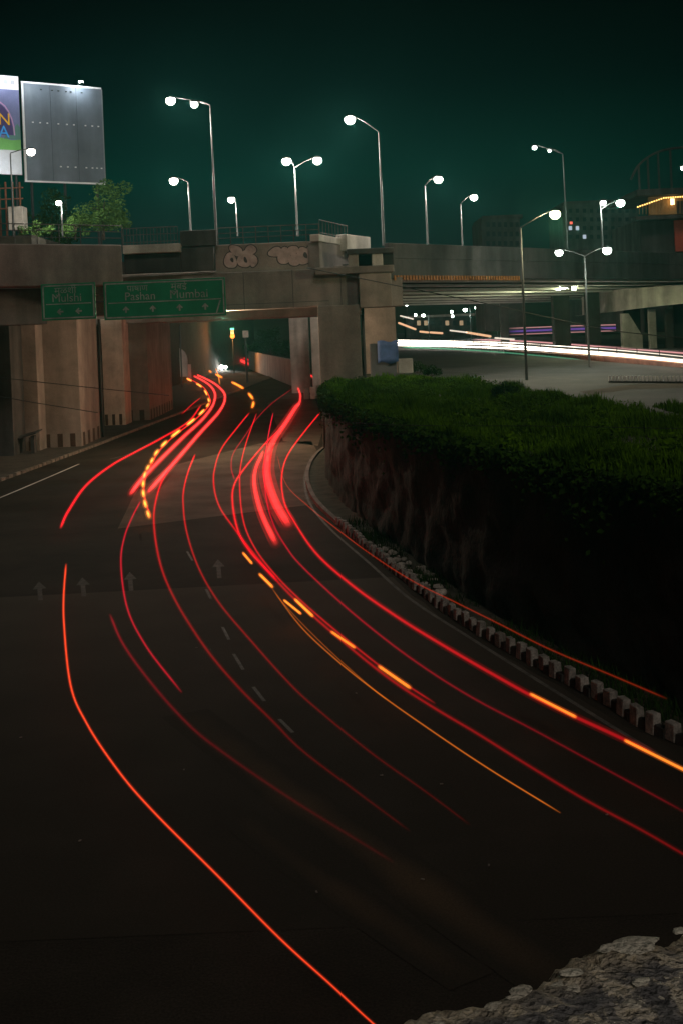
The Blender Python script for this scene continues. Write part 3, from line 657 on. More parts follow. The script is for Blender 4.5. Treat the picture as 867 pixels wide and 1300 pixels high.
trail([(326, 525), (314, 559), (306, 591.5), (305, 624), (309.6, 662), (324, 696), (350, 730), (384, 764), (440, 812), (496, 856), (552, 893)], 'red trail running close above the longest one from the third start line', (.05, .026), 'red', 0.8, 0.2)
trail([(372, 493), (347, 511), (326, 532), (311, 554), (297, 575), (294, 593), (298, 609)], 'faint thin crimson trail between the dashed loop and the thick ribbon', .045, 'crimson', 0.22, 0.30)
trail([(351.5, 472), (372.5, 485), (380.6, 498), (381, 509), (378, 516)], 'curved red trail feeding the top of the thick ribbon', .13, 'hot', 1.3, 1.5)
trail([(379.5, 511), (363, 536.6), (346, 562), (339, 590), (341, 612), (350, 638), (366, 666)], 'thick flat red ribbon trail at the centre of the bend', (.30, .26), 'hot', 1.6, 1.5, flat=0.16)
trail([(334.5, 573), (326, 592), (323, 610), (327, 634), (335, 658), (350, 689)], 'shorter thick red trail left of the broad ribbon', (.12, .15), 'hot', 1.7, 1.5)
trail([(347, 524), (342, 548), (338, 575), (336, 604), (339, 636), (348, 667), (364, 695), (383, 718.5), (436, 768), (492, 814), (548, 854), (605, 889), (672, 924), (740, 961), (880, 1037)], 'crimson trail passing behind the thick ribbon to the right edge', (.05, .024), 'crimson', 0.8, 0.06)
trail([(373, 524), (356, 545), (338, 562), (309, 597), (297, 618), (296, 642), (303, 675), (317, 699), (332, 716), (352, 737)], 'red trail crossing left from the ribbon and turning back down', .06, 'red', 1.0, 0.5)
trail([(408, 522), (385.5, 549.5), (366, 577), (358, 604), (361, 637), (376, 666), (402, 703), (447, 743), (503.6, 783), (560, 818), (621.6, 854), (689, 891), (773, 930), (830, 957)], 'red trail nearest the right kerb, thickening past the bend', (.055, .05), 'red', 1.0, 0.2)
trail([(352, 578), (363, 614), (392, 643), (418, 664), (464, 699), (520, 735.6), (576.6, 764), (633, 792), (694.6, 823), (773, 856), (846, 887)], 'thin high red trail passing over the kerb blocks', 0.020, 'vermilion', 0.30, 0.12, z=2.4)
trail([(376, 466), (392, 475), (413, 490)], 'short bright red trail beside the rear right columns', .18, 'hot', 1.2, 1.4)
trail([(345, 746), (380, 793), (425, 836), (480, 880), (548, 928), (620, 976), (711, 1032)], 'thin orange trail under the red ones, ending on the dark road', (.022, .013), 'orange', 0.30, 0.5)
trail([(352, 757), (384, 792), (425, 832), (470, 872), (492, 889)], 'short orange strand beside the thin orange trail', 0.016, 'orange', 0.18, 0.18)
trail([(286, 451), (300, 455), (318, 463)], 'far bright red trail beside the far headlight', .55, 'hot', 2.4, 1.6)
trail([(246, 446), (258, 448), (268, 449)], 'far orange trail left of the dazzling headlight', .34, 'orange', 2.0, 1.4)
trail([(218, 457), (232, 456), (246, 455)], 'far dim pink trail at the left of the underpass view', .22, 'crimson', 0.5, 0.3)
trail([(292, 447), (304, 452), (326, 461)], 'upper far red trail right of the dazzling headlight', .28, 'red', 1.2, 0.5, z=1.2)
trail([(286, 446), (298, 449), (310, 452)], 'farthest red trail under the orange signal', .50, 'hot', 2.0, 1.2, z=1.5)
bt = thing('light_trail', 'row of orange blinker dashes along the right-hand lanes', 'light trail', G(309, 702, .8))
for a, b, r in (((309, 702), (320, 715), .07), ((330, 729), (346, 745), .075), ((375, 761), (397, 782), .07), ((361, 762), (382, 779), .055), ((421, 802), (450, 822), .065), ((481, 846), (520, 873), .07), ((673, 881), (730, 910), .06), ((793, 940), (869, 978), .055)):
    pp = [G(*a, .8), G(*b, .8)]; o = None
    for kr, kg in ((.36, .5), (.62, .35), (1.1, .08)):  # outer shells added to paint a soft halo around each dash
        q = MB().tube([pp[0], pp[0].lerp(pp[1], .5), pp[1]], r * kr, 8, cap=False).build('dash' if o is None else 'soft_shell', glow('trail_orange', (1, .22, .02), 1, True, True), o or bt); o = o or q
        q.data.attributes.new('glow', 'FLOAT', 'POINT').data.foreach_set('value', [kg * (1.25 if a[0] < 400 else 0.85)] * len(q.data.vertices))
# upper road: head-lamp streams
UZ = PZ + 0.7
trail([(500, 435), (560, 436), (620, 437), (700, 443), (780, 449), (900, 461)], 'widest white headlight stream on the upper road', (.10, .07), 'white', 60, 2.2, z=UZ)
trail([(500, 438), (560, 439), (640, 442), (720, 447), (800, 453), (900, 463)], 'lowest white headlight stream on the upper road', (.08, .05), 'white', 22, 1.8, z=UZ)
trail([(500, 432), (560, 433), (640, 435), (720, 440), (800, 446), (900, 456)], 'topmost white headlight stream on the upper road', (.07, .035), 'white', 16, 1.0, z=UZ)
trail([(600, 431), (660, 433), (720, 437), (800, 443), (900, 451)], 'thin pinkish headlight stream above the white ones', (.12, .08), 'pink', 0.8, 0.6, z=UZ)
trail([(700, 446), (760, 450), (830, 456), (900, 463)], 'warm orange stream along the lower side of the white ones', (.10, .08), 'warm', 2.0, 2.4, z=UZ)
trail([(510, 441), (560, 442.5), (620, 446), (690, 452), (737, 456.5)], 'thin green light trail in front of the white streams', (.10, .05), 'green', 0.5, 0.18, z=UZ)
for pxs, c, lb in (([(506, 410), (516, 414), (527, 418)], 'warm', 'warm dash trail nearest the bridge end on the upper road'), ([(533, 421), (543, 422)], 'warm', 'shortest warm dash trail on the upper road'), ([(546, 422), (561, 423)], 'warm', 'second short warm dash trail on the upper road'), ([(571, 419.5), (592, 422)], 'white', 'pale dash trail in the middle of the upper road'), ([(592, 422), (622, 427)], 'warm', 'longest warm dash trail on the upper road'), ([(628, 429), (652, 431)], 'white', 'pale dash trail above the white streams'), ([(508, 401), (524, 405)], 'white', 'dim white dash trail highest under the bridge')):
    pts = [D(p[0], p[1], 250 - (p[0] - 500) * .35) for p in pxs]; pts = [pts[0], pts[0].lerp(pts[-1], .5), pts[-1]]
    o = tag(MB().tube(pts, .20 if c == 'warm' else .14, 6).build('light_trail', MATS['trail_' + c]), lb, 'light trail'); o.data.attributes.new('glow', 'FLOAT', 'POINT').data.foreach_set('value', [.45] * len(o.data.vertices))
trail([(644, 417), (720, 414), (790, 412), (846, 410)], 'upper purple trail behind the bridge columns', .10, 'pink', 0.45, 0.4, z=8.3)
trail([(644, 421), (720, 418), (790, 416), (846, 414)], 'purple light band behind the bridge columns', .22, 'purple', 0.3, 0.25, z=7.7)
trail([(644, 425), (720, 422), (790, 419.5), (846, 418)], 'lower pink trail behind the bridge columns', .09, 'pink', 0.4, 0.35, z=7.3)

# ------------------------------------------------------------------ upper road furniture
# low toothed divider on the right
dv_ = thing('road_divider', 'low black divider with a row of pale posts on the upper road', 'barrier', G(774, 486, PZ))
a, b = G(772, 486, PZ), G(900, 487, PZ); n_ = 26
MB().wall(a, b, PZ, PZ + 0.12, 0.4).build('base', KERBB, dv_)
post = None
for k in range(n_):
    p = a.lerp(b, (k + .5) / n_) + Vector((0, .2, .12))
    if post is None: o = MB().box((0, 0, .17), .12, .2, .34).build('divider_post', mat('divider_grey', (.5, .49, .47), .8), dv_); post = o.data; o.location = p - Vector(dv_.location)
    else: o = bpy.data.objects.new('divider_post', post); COL.objects.link(o); o.parent = dv_; o.location = p - Vector(dv_.location)
# median kerb and its guard rail
md = thing('median_kerb', 'long reddish median kerb in front of the white light streams', 'kerb', G(700, 455, PZ))
a, b = G(640, 449, PZ), G(905, 470, PZ); MB().wall(a, b, PZ, PZ + 0.45, 0.5).build('kerb_body', mat('median_red', (.20, .10, .08), .8, .4, .8), md)
gr_ = thing('guard_railing', 'thin dark guard railing standing along the upper road median', 'railing', G(600, 446, PZ))
a, b = G(560, 441, PZ), G(905, 468, PZ)
MB().tube([a + UP * 1.3, b + UP * 1.3], .03, 5).build('rail', DARKST, gr_)
for k in range(22):
    p = a.lerp(b, k / 21); MB().tube([p, p + UP * 1.35], .035, 5).build('post', DARKST, gr_)
tag(pxbox('cabinet', 470, 436, 503, 480, 110.0, 1.6, mat('cabinet_grey', (.07, .075, .085), .7), None), 'dark squat cabinet at the foot of the bridge column', 'cabinet')
tp = MB(); 
c = D(492, 446, 109.9)
for i in range(7):
    for j in range(6): tp.v.append((c.x - .9 + 1.8 * i / 6, 109.7 + .12 * noise.noise(Vector((i * .7, j * .6, 1))), c.z - 1.0 + 1.9 * j / 5 + (.1 * math.sin(i * 1.3) if j in (0, 5) else 0)))
for i in range(6):
    for j in range(5): q = i * 6 + j; tp.f.append((q, q + 6, q + 7, q + 1))
o = tag(tp.build('tarpaulin', TARP, smooth=True), 'crumpled blue tarpaulin hung on the dark cabinet', 'tarpaulin'); md_ = o.modifiers.new('s', 'SOLIDIFY'); md_.thickness = .03
tag(pxbox('barrier', 505, 455, 524, 474, 112.0, .5, CONC_PALE, None), 'short pale concrete barrier right of the bridge column', 'barrier')
# pair of flood lights under the bridge
for k, px in enumerate((708, 728)):
    p = D(px, 366, 150); t = thing('flood_light', ('left' if k == 0 else 'right') + ' one of two bright flood lights under the right bridge', 'flood light', p)
    MB().box(p + Vector((0, .15, 0)), .55, .25, .5).build('housing', DARKST, t, bevel=.03); MB().box(p + Vector((0, 0.0, 0)), .46, .06, .42).build('lens', LAMPG, t)
    MB().tube([p + Vector((0, .2, .2)), Vector((p.x, p.y + .2, 13.9))], .04, 6).build('bracket', DARKST, t)
    ld = bpy.data.lights.new('flood', 'POINT'); ld.energy = 1100; ld.color = (.93, 1, .55); ld.shadow_soft_size = .15
    lo = bpy.data.objects.new('flood', ld); COL.objects.link(lo); lo.parent = t; lo.location = (.2, -.5, -.3)

# ------------------------------------------------------------------ vegetation
def leaves(mb, c, rad, n, size, rn, squash=(1, 1, 1), hollow=0.35):
    for _ in range(n):
        while True:
            v = Vector((rn.uniform(-1, 1), rn.uniform(-1, 1), rn.uniform(-1, 1)))
            if hollow < v.length < 1: break
        p = Vector(c) + Vector((v.x * rad * squash[0], v.y * rad * squash[1], v.z * rad * squash[2]))
        a = Vector((rn.gauss(0, 1), rn.gauss(0, 1), rn.gauss(0, .6))).normalized(); b = a.cross(Vector((rn.gauss(0, 1), rn.gauss(0, 1), rn.gauss(0, 1)))).normalized()
        s = size * rn.uniform(.6, 1.3); mb.quad(p - a * s, p + b * s * .45, p + a * s, p - b * s * .45)
def tree(label, base, h, clumps, m, leaf, n, seed, group=None, name='leafy_tree'):
    rn = random.Random(seed); base = Vector(base); t = thing(name, label, 'tree', base, group)
    tr = MB(); top = base + Vector((rn.uniform(-.3, .3), 0, h * .55))
    tr.tube([base - UP * .1, base + UP * h * .25 + Vector((rn.uniform(-.15, .15), 0, 0)), top], [.05 * h * .5 + .06, .035 * h * .5 + .05, .03 * h * .5 + .03], 8)
    cr = MB()
    for dx, dy, dz, r in clumps:
        c = base + Vector((dx, dy, dz)); tr.tube([top - UP * h * .2, top.lerp(c, .5) + UP * .2, c], [.09, .06, .03], 5)
        for _ in range(5):
            o = Vector((rn.gauss(0, .5), rn.gauss(0, .5), rn.gauss(0, .45))) * r
            leaves(cr, c + o, r * rn.uniform(.45, .75), n // (5 * len(clumps)), leaf, rn, (1, 1, .8), .2)
    tr.build('trunk', BARK, t, smooth=True); cr.build('crown', m, t); return t
# embankment at left that carries the billboards and trees
EZ = 21.0
structure(MB().box((-95, 297, EZ / 2 - .5), 126, 330, EZ + 1).build('embankment', EARTH))
def etree(label, px, Y, clumps, h, m, leaf, n, seed, name='leafy_tree'): p = D(px, 300, Y); tree(label, (p.x, Y, EZ), h, clumps, m, leaf, n, seed, name=name)
etree('pale green leafy tree under the grey billboard corner', 132, 142, [(-1.2, 0, 3.6, 1.9), (0.4, 0, 4.7, 1.7), (1.4, .3, 3.0, 1.7), (-.3, -.3, 2.6, 1.8), (2.3, 0, 1.8, 1.3), (-2.4, 0, 1.7, 1.2)], 5, LEAF_TREE, .17, 5200, 11)
etree('low pale shrub left of the leafy tree', 96, 140, [(0, 0, 1.5, 1.2), (1.2, 0, 1.7, 1.1), (-1, 0, 1.0, .9)], 2.5, LEAF_TREE, .14, 1700, 12, 'shrub')
etree('dark bushy tree in the gloom below the grey billboard', 66, 150, [(-2, 0, 3.2, 2.2), (.5, 0, 4.2, 2.3), (2.4, 0, 3.2, 2.0), (0, 0, 1.6, 2.2)], 5, LEAF_DARK, .2, 3600, 13)
etree('low scrubby bush at the foot of the white cabin', 45, 138, [(0, 0, 1.0, 1.0), (1.3, 0, .9, .8), (-1.3, 0, .8, .8)], 1.8, LEAF_TREE, .12, 1500, 14, 'shrub')
tree('small palm-like tree in front of the printed billboard', D(18, 300, 132), 3, [(0, 0, 8.6, .8), (.6, 0, 8.3, .6), (-.6, 0, 8.3, .6)], LEAF_DARK, .22, 700, 15) if False else None
# grass and weeds on the bank: blades, nobody could count them
rn = random.Random(21); mb = MB(); edge = [p for p in wall_line if 26 < p.y < 100]
def edge_x(y):
    for i in range(len(wall_line) - 1):
        a, b = wall_line[i], wall_line[i + 1]
        if min(a.y, b.y) <= y <= max(a.y, b.y) and a.y != b.y: return a.x + (b.x - a.x) * (y - a.y) / (b.y - a.y)
    return 0
near_poly = [(p.x, p.y) for p in ne]
def road_y(x):
    best = 60.0
    for i in range(len(near_poly) - 1):
        a, b = near_poly[i], near_poly[i + 1]
        if min(a[0], b[0]) <= x <= max(a[0], b[0]): best = a[1] + (b[1] - a[1]) * (x - a[0]) / (b[0] - a[0] + 1e-6)
    return best
cnt = 0
while cnt < 90000:
    y = rn.uniform(30, 104); ex = edge_x(y); u = rn.random() ** 1.35
    x = ex + 0.3 + u * 26
    if x / y > 0.30 or (y > road_y(x) + 1.0 and x > 4.5): continue
    den = noise.noise(Vector((x * .45, y * .30, 0))) + .35 * noise.noise(Vector((x * 1.3, y * 1.1, 5)))
    if rn.random() > 0.45 + den * .8: continue
    h = (0.16 + 0.26 * rn.random()) * (0.7 + 2.0 * max(0, den)) * (1.25 if u < .12 else 1.0); an = rn.random() * 6.28; ln = rn.uniform(.1, .5) * h; w = rn.uniform(.012, .035)
    dx, dy = math.cos(an), math.sin(an); p = Vector((x, y, PZ - .02)); s = Vector((-dy, dx, 0)) * w
    mid = p + Vector((dx * ln * .35, dy * ln * .35, h * .62)); tipp = p + Vector((dx * ln, dy * ln, h))
    mb.quad(p - s, p + s, mid + s * .8, mid - s * .8); mb.quad(mid - s * .8, mid + s * .8, tipp); cnt += 1
o = mb.build('grass', LEAF_GRASS); tag(o, 'overgrown green grass and weeds along the top of the retaining wall', 'grass'); o['kind'] = 'stuff'
# creepers over the wall edge
mb = MB()
for i in range(12000):
    y = rn.uniform(28, 103); x = edge_x(y); n1 = noise.noise(Vector((y * .35, 3, 0)))
    n2 = noise.noise(Vector((y * 1.1, 8, 0))); zdrop = (abs(rn.gauss(0, 1)) * (0.25 + 1.5 * max(0, n1 + .1) + .5 * max(0, n2))) - .25 * max(0, n2)
    p = Vector((x + rn.uniform(-.35, .5), y, PZ + .25 - zdrop)); a = Vector((rn.gauss(0, 1), rn.gauss(0, 1), rn.gauss(0, 1))).normalized(); b = a.cross(Vector((rn.gauss(0, 1), rn.gauss(0, 1), 1))).normalized(); s = rn.uniform(.06, .15)
    mb.quad(p - a * s, p + b * s * .6, p + a * s, p - b * s * .6)
o = mb.build('creeper', mat('creeper_green', (.026, .062, .005), .9, .6, .5, spec=.04)); tag(o, 'dark creepers hanging over the retaining wall edge', 'creeper'); o['kind'] = 'stuff'
mb = MB()
for i in range(260):
    y = rn.uniform(32, 98); x = edge_x(y) + abs(rn.gauss(0, 1)) * 7 + .2
    if x / y > .30 or (y > road_y(x) and x > 4.5): continue
    r = rn.uniform(.2, .55); leaves(mb, (x, y, PZ + r * .75), r, 46, rn.uniform(.05, .11), rn, (1, 1, .85), .1)
o = mb.build('weeds', LEAF_GRASS); tag(o, 'leafy weeds growing through the grass on the bank', 'weeds'); o['kind'] = 'stuff'
# verge weeds at the foot of the wall
mb = MB()
for i in range(7000):
    s = rn.uniform(0, cum[-1]); p, t = along(s); p = p + Vector((t.y, -t.x, 0)) * rn.uniform(.4, 1.7)
    if noise.noise(Vector((s * .3, 0, 2))) + (.35 if s < 16 else -.05) < rn.uniform(-.3, .5): continue
    h = rn.uniform(.12, .5); an = rn.random() * 6.28; w = rn.uniform(.012, .03); d = Vector((math.cos(an), math.sin(an), 0)); q = Vector((-d.y, d.x, 0)) * w; p.z = .10
    mb.quad(p - q, p + q, p + d * h * .5 + UP * h)
o = mb.build('verge_grass', LEAF_DARK); tag(o, 'sparse weeds between the block kerb and the retaining wall', 'grass'); o['kind'] = 'stuff'
def bush(label, loc, clumps, m, leaf, n, seed):
    rn = random.Random(seed); t = thing('shrub', label, 'shrub', loc); cr = MB(); st = MB(); loc = Vector(loc)
    for dx, dy, dz, r in clumps:
        c = loc + Vector((dx, dy, dz)); st.tube([loc, loc.lerp(c, .5), c], [.04, .03, .015], 5); leaves(cr, c, r, n // len(clumps), leaf, rn, (1, 1, .9), .1)
    st.build('stem', BARK, t); cr.build('foliage', m, t)
p = G(780, 850); bush('small green shrub at the wall foot behind the block kerb', (p.x + .5, p.y + .6, .12), [(0, 0, .9, .55), (.4, .1, .5, .5), (-.3, 0, .45, .45), (.15, 0, 1.35, .35)], LEAF_TREE, .085, 900, 31)
p = G(712, 560, PZ); 
for k, (px, py, r) in enumerate(((530, 474, .8), (548, 478, .7), (455, 497, .8), (640, 505, .7))):
    p = G(px, py, PZ); bush(('dark weed clump beside the pale barrier', 'lower weed clump right of the pale barrier', 'dark weed clump at the foot of the front column', 'leafy weed clump in the grass near the dark pole')[k], (p.x, p.y, PZ), [(0, 0, r * .8, r * .7), (r * .7, 0, r * .5, r * .6), (-r * .6, .1, r * .5, r * .5)], LEAF_DARK, .09, 700, 40 + k)
# pale rubble heap on the verge at the bend
rub = thing('rubble_heap', 'pale rubble heap on the verge where the kerb bends', 'rubble', G(505, 722)); rn2 = random.Random(5)
def stone_mesh(seed, r, m):
    bm = bmesh.new(); bmesh.ops.create_icosphere(bm, subdivisions=2, radius=r); rs = random.Random(seed); o = Vector((rs.random() * 9, rs.random() * 9, 0))
    for v in bm.verts: v.co *= 1 + .45 * noise.noise(v.co / r * .9 + o); v.co.z *= .65
    me = bpy.data.meshes.new('stone'); bm.to_mesh(me); bm.free(); me.materials.append(m); return me
sm = [stone_mesh(k, .16, CONC_PALE) for k in range(4)]
for k in range(46):
    px = rn2.uniform(468, 545); py = 690 + (px - 468) * .62 + rn2.uniform(0, 20); p = G(px, py, .12) + Vector((.45, 0, 0))
    o = bpy.data.objects.new('stone', sm[k % 4]); COL.objects.link(o); o.parent = rub; sc_ = rn2.uniform(.4, 1.3); o.scale = (sc_,) * 3
    o.location = p - Vector(rub.location) + UP * .06; o.rotation_euler = (0, 0, rn2.random() * 6)

# ------------------------------------------------------------------ billboards at upper left
def billboard(label, p0, p1, z0, z1, name='billboard'):
    t = thing(name, label, 'billboard', (p0.x, p0.y, EZ)); d = (Vector((p1.x, p1.y, 0)) - Vector((p0.x, p0.y, 0))).normalized(); n = Vector((d.y, -d.x, 0)); return t, d, n
Yb = 152.0
p0, p1 = D(32, 160, Yb), D(131, 165, Yb + 6); zb0, zb1 = D(80, 227, Yb).z, D(80, 103, Yb).z
t, d, n = billboard('blank dark grey lit billboard with a white frame', p0, p1, zb0, zb1); L = (Vector((p1.x, p1.y)) - Vector((p0.x, p0.y))).length
BOARD = mat('board_grey', (.13, .155, .19), .55, .18, .25, .25, spec=.4)
W3 = L / 3; H = zb1 - zb0
P = lambda u, z, o=0.0: Vector((p0.x, p0.y, 0)) + d * u + n * o + UP * z
for k in range(3):                        # three vertical sheets
    mb = MB(); a, b = P(k * W3 + .02, 0), P((k + 1) * W3 - .02, 0); mb.wall(a, b, zb0, zb1, .12); mb.build('sheet_panel', BOARD, t)
FR = mat('frame_white', (.70, .72, .74), .5, .1)
for nm, a, b, za, zb_ in (('frame_bar', P(-.25, 0, .03), P(.02, 0, .03), zb0 - .2, zb1 + .2), ('frame_bar', P(0.03, 0, .03), P(L, 0, .03), zb0 - .2, zb0), ('frame_bar', P(0.03, 0, .03), P(L, 0, .03), zb1, zb1 + .2)):
    MB().wall(a, b, za, zb_, .2).build(nm, FR, t)
MB().wall(P(L + .01, 0, .0), P(L + .14, 0, .0), zb0, zb1, .2).build('frame_bar', mat('frame_dim', (.22, .24, .26), .5, .1), t)
stud = None
for row, us in ((.60, (.10, .19, .28, .42, .53, .62, .77, .86, .94)), (.155, (.43, .52, .62, .76, .84, .90, .96)), (.945, (.22, .36, .44, .54, .60, .74))):
    for u in us: MB().box(P(u * L, zb0 + row * H, .06), .20, .10, .14, math.atan2(d.y, d.x)).build('clamp', FR if row < .9 else BLACKP, t)
for u in (.08, .5, .92): MB().tube([P(u * L, EZ - .2, -.6), P(u * L, zb1 - .5, -.6)], .18, 8).build('post', DARKST, t)
# the lamp on an arm above the board
arm = MB().tube([P(.68 * L, zb1 + .1, -.05), P(.68 * L, zb1 + .5, 1.2)], .04, 6).build('lamp_arm', GALV, t)
hd = P(.68 * L, zb1 + .45, 1.25); MB().box(hd, .5, .22, .14).build('lamp_head', LAMPW, arm)
def arealight(name, loc, energy, col, parent, size=.3):
    ld = bpy.data.lights.new(name, 'POINT'); ld.energy = energy; ld.color = col; ld.shadow_soft_size = size
    lo = bpy.data.objects.new(name, ld); COL.objects.link(lo); lo.parent = parent; lo.location = Vector(loc) - Vector(parent.location); return lo
arealight('board_lamp', hd - UP * .35, 520, (.85, .95, 1), t)
for u in (.12,): arealight('board_lamp', P(u * L, zb1 - .2, 2.2), 420, (.85, .95, 1), t)
# printed billboard, cut by the frame edge
q1 = D(26.5, 160, Yb - 1.5); q0 = q1 - d * 12; z0b, z1b = D(20, 223, Yb - 1.5).z, D(20, 97, Yb - 1.5).z; H2 = z1b - z0b
t2, _, _ = billboard('brightly lit printed billboard cut off by the left edge', q0, q1, z0b, z1b)
Q = lambda u, v, o=0.0: Vector((q1.x, q1.y, 0)) + d * u + n * o + UP * (z0b + v * H2)      # u <= 0 runs left from the right edge
def flat(name, c, pts, o, parent=t2, nm=None):
    mb = MB(); mb.quad(*[Q(u, v, o) for u, v in pts]); return mb.build(name, mat(nm or 'print_' + name, c, .6, .15, .5), parent)
MB().wall(Q(-12, 0), Q(0, 0), z0b, z1b, .3).build('panel', mat('board_dark', (.05, .05, .06), .7), t2)
flat('print_sky', (.16, .18, .34), [(-12, .30), (-.05, .30), (-.05, .86), (-12, .86)], .01, nm='print_sky')
flat('print_strip', (.75, .78, .80), [(-12, .86), (-.05, .86), (-.05, .995), (-12, .995)], .01, nm='print_white')
flat('print_lawn', (.16, .42, .12), [(-12, .25), (-.05, .25), (-.05, .36), (-1.2, .35), (-2.4, .37), (-12, .37)], .02, nm='print_green')
flat('print_trees', (.10, .22, .20), [(-2.1, .36), (-.05, .36), (-.05, .48), (-.4, .52), (-.8, .47), (-1.2, .51), (-1.7, .46)], .025, nm='print_teal')
flat('print_base', (.55, .58, .62), [(-12, .005), (-.05, .005), (-.05, .25), (-12, .25)], .01, nm='print_pale')
ring = []
for k in range(13): a = math.pi * k / 12; ring.append((-2.9 + 2.2 * math.cos(a), .40 + .34 * math.sin(a)))
for k in range(12, -1, -1): a = math.pi * k / 12; ring.append((-2.9 + 2.05 * math.cos(a), .40 + .325 * math.sin(a)))
flat('print_arch', (.50, .30, .55), ring, .03, nm='print_arch')
flat('print_night', (.07, .05, .16), [(-2.9 + 2.0 * math.cos(math.pi * k / 12), .40 + .315 * math.sin(math.pi * k / 12)) for k in range(13)], .027, nm='print_night')
for s, v, c, nm in (('N', .50, (.85, .50, .03), 'print_yellow'), ('A', .375, (.05, .35, .85), 'print_blue')):
    mb = MB(); font_mesh(s, 2.0, mb, Q(-2.75, v, .045), d, UP); mb.build('lettering', mat(nm, c, .6, .1), t2)
for u in (-.8, -1.6, -2.4): flat('print_mark', (.35, .37, .40), [(u - .25, .91), (u + .25, .91), (u + .25, .955), (u - .25, .955)], .02, nm='print_grey')
for u in (-.6, -6, -11): MB().tube([Q(u, 0, -.5) - UP * (z0b - EZ + .2), Q(u, .9, -.5)], .16, 8).build('post', DARKST, t2)
arealight('board_lamp', Q(-2.0, .96, 2.0), 420, (.92, .96, 1), t2); arealight('board_lamp', Q(-2.5, .05, 2.6), 260, (.92, .96, 1), t2)
# brown steel frame and white cabin below the boards
sf = thing('steel_frame', 'rusty brown steel frame below the printed billboard', 'scaffold', D(14, 300, 146)); RUST = mat('rust', (.20, .085, .05), .8, .3, 2)
for px in (-6, 2, 10, 19, 28): p = D(px, 300, 146); MB().tube([(p.x, 146, EZ - .1), (p.x, 146, D(px, 231, 146).z)], .12, 6).build('upright', RUST, sf)
for py in (238, 252, 264): a, b = D(-8, py, 145.8), D(30, py, 145.8); a.z = b.z; MB().tube([a, b], .09, 6).build('crossbar', RUST, sf)
tag(pxbox('cabin', 11, 262, 30, 292, 141, 2, CONC_PALE, None), 'small white cabin behind the railing at far left', 'cabin')

# ------------------------------------------------------------------ far buildings right
bd = thing('balcony_building', 'dark building with a balcony of warm string lights at the right edge', 'building', G(860, 440, PZ) * 1)
Y0 = 190
def bb(nm, x0, y0, x1, y1, dep, m, par=bd, Y=Y0, bev=.05): return pxbox(nm, x0, y0, x1, y1, Y, dep, m, par, bev)
bb('wall', 815, 276, 930, 420, 20, CONC_DARK); bb('balcony_slab', 806, 272, 930, 277, 3, CONC_DARK, Y=Y0 - 3.1); bb('roof', 808, 238, 930, 246, 22, CONC_DARK, Y=Y0 - 3.2)
bb('balcony_wall', 824, 247, 930, 271, 1, mat('warm_wall', (.35, .22, .10), .8, .2), Y=Y0 - .4); bb('red_wall', 856, 278, 930, 318, .4, mat('red_wall', (.28, .05, .03), .8, .25), Y=Y0 - .6)
STR = glow('string_light', (1.0, .55, .14), 3.5, True)
a, b = D(809, 263, Y0 - 3), D(840, 250, Y0 - 3)
MB().tube([D(808.5, 263, Y0 - 3), D(820, 258, Y0 - 3), D(842, 251.5, Y0 - 3), D(856, 249.5, Y0 - 3), D(900, 247, Y0 - 3)], .03, 6).build('light_string', DARKST, bd)
for k in range(22):
    px = 809 + k * 3.0; py = 262.7 - (px - 809) * .345 if px < 842 else 251.3 - (px - 842) * .07
    MB().box(D(px, py, Y0 - 3.1), .17, .17, .17).build('bulb', STR, bd)
for k in range(14):
    px = 811 + k * 4.3; yt = 262 - (px - 811) * .36 if px < 842 else 251
    MB().tube([D(px, yt, Y0 - 3), D(px, 272, Y0 - 3)], .035, 5).build('baluster', mat('baluster_warm', (.4, .25, .1), .7), bd)
bb('door', 858, 255, 868, 271, .1, DARKST, Y=Y0 - .6, bev=0); MB().box(D(853, 256, Y0 - .9), .5, .3, .9).build('wall_lamp', glow('wall_lamp', (1, .62, .25), 6, True), bd)
arch = [D(803 + 70 * math.sin(k / 10 * 1.35) , 226 - 38 * (1 - math.cos(0)) - 0, 200) for k in range(2)]
av = catmull([D(800, 228, Y0 + 4), D(810, 210, Y0 + 4), D(828, 196, Y0 + 4), D(850, 189, Y0 + 4), D(885, 186, Y0 + 4)], 6)
MB().tube(av, .20, 6).build('roof_arch', CONC_DARK, bd, smooth=True)
for k in (6, 10, 14, 18, 22): MB().tube([av[k], Vector((av[k].x, av[k].y, D(840, 240, Y0 + 4).z))], .16, 6).build('roof_strut', CONC_DARK, bd)
fb = thing('office_block', 'dark distant block left of the yellow lamp over the bridge', 'building', G(640, 430, PZ) * 1); Y1 = 260
bb('wall', 613, 277, 662, 420, 18, CONC_DARK, fb, Y1); bb('roof_parapet', 612, 273, 663, 277.5, 18.2, CONC_DARK, fb, Y1 - .1)
for r_ in range(3):
    for k in range(6): bb('window', 617 + k * 7.4, 282 + r_ * 12, 621 + k * 7.4, 288 + r_ * 12, .3, mat('dark_glass', (.02, .025, .03), .2), fb, Y1 - .2, 0)
tw = thing('tower_block', 'dim tower block with a few lit windows behind the right bridge', 'building', G(735, 430, PZ) * 1); Y2 = 300
bb('wall', 716, 258, 812, 420, 20, CONC_DARK, tw, Y2); bb('roof_parapet', 715, 254, 813, 258.5, 20.2, CONC_DARK, tw, Y2 - .1)
for r_ in range(4):
    for k in range(10):
        lit = (r_, k) in ((2, 0), (3, 2), (2, 1))
        bb('window', 721.5 + k * 9, 265 + r_ * 11, 725.5 + k * 9, 270 + r_ * 11, .3, glow('lit_window', (.75, .85, 1.0), .55) if lit else MATS['dark_glass'], tw, Y2 - .2, 0)
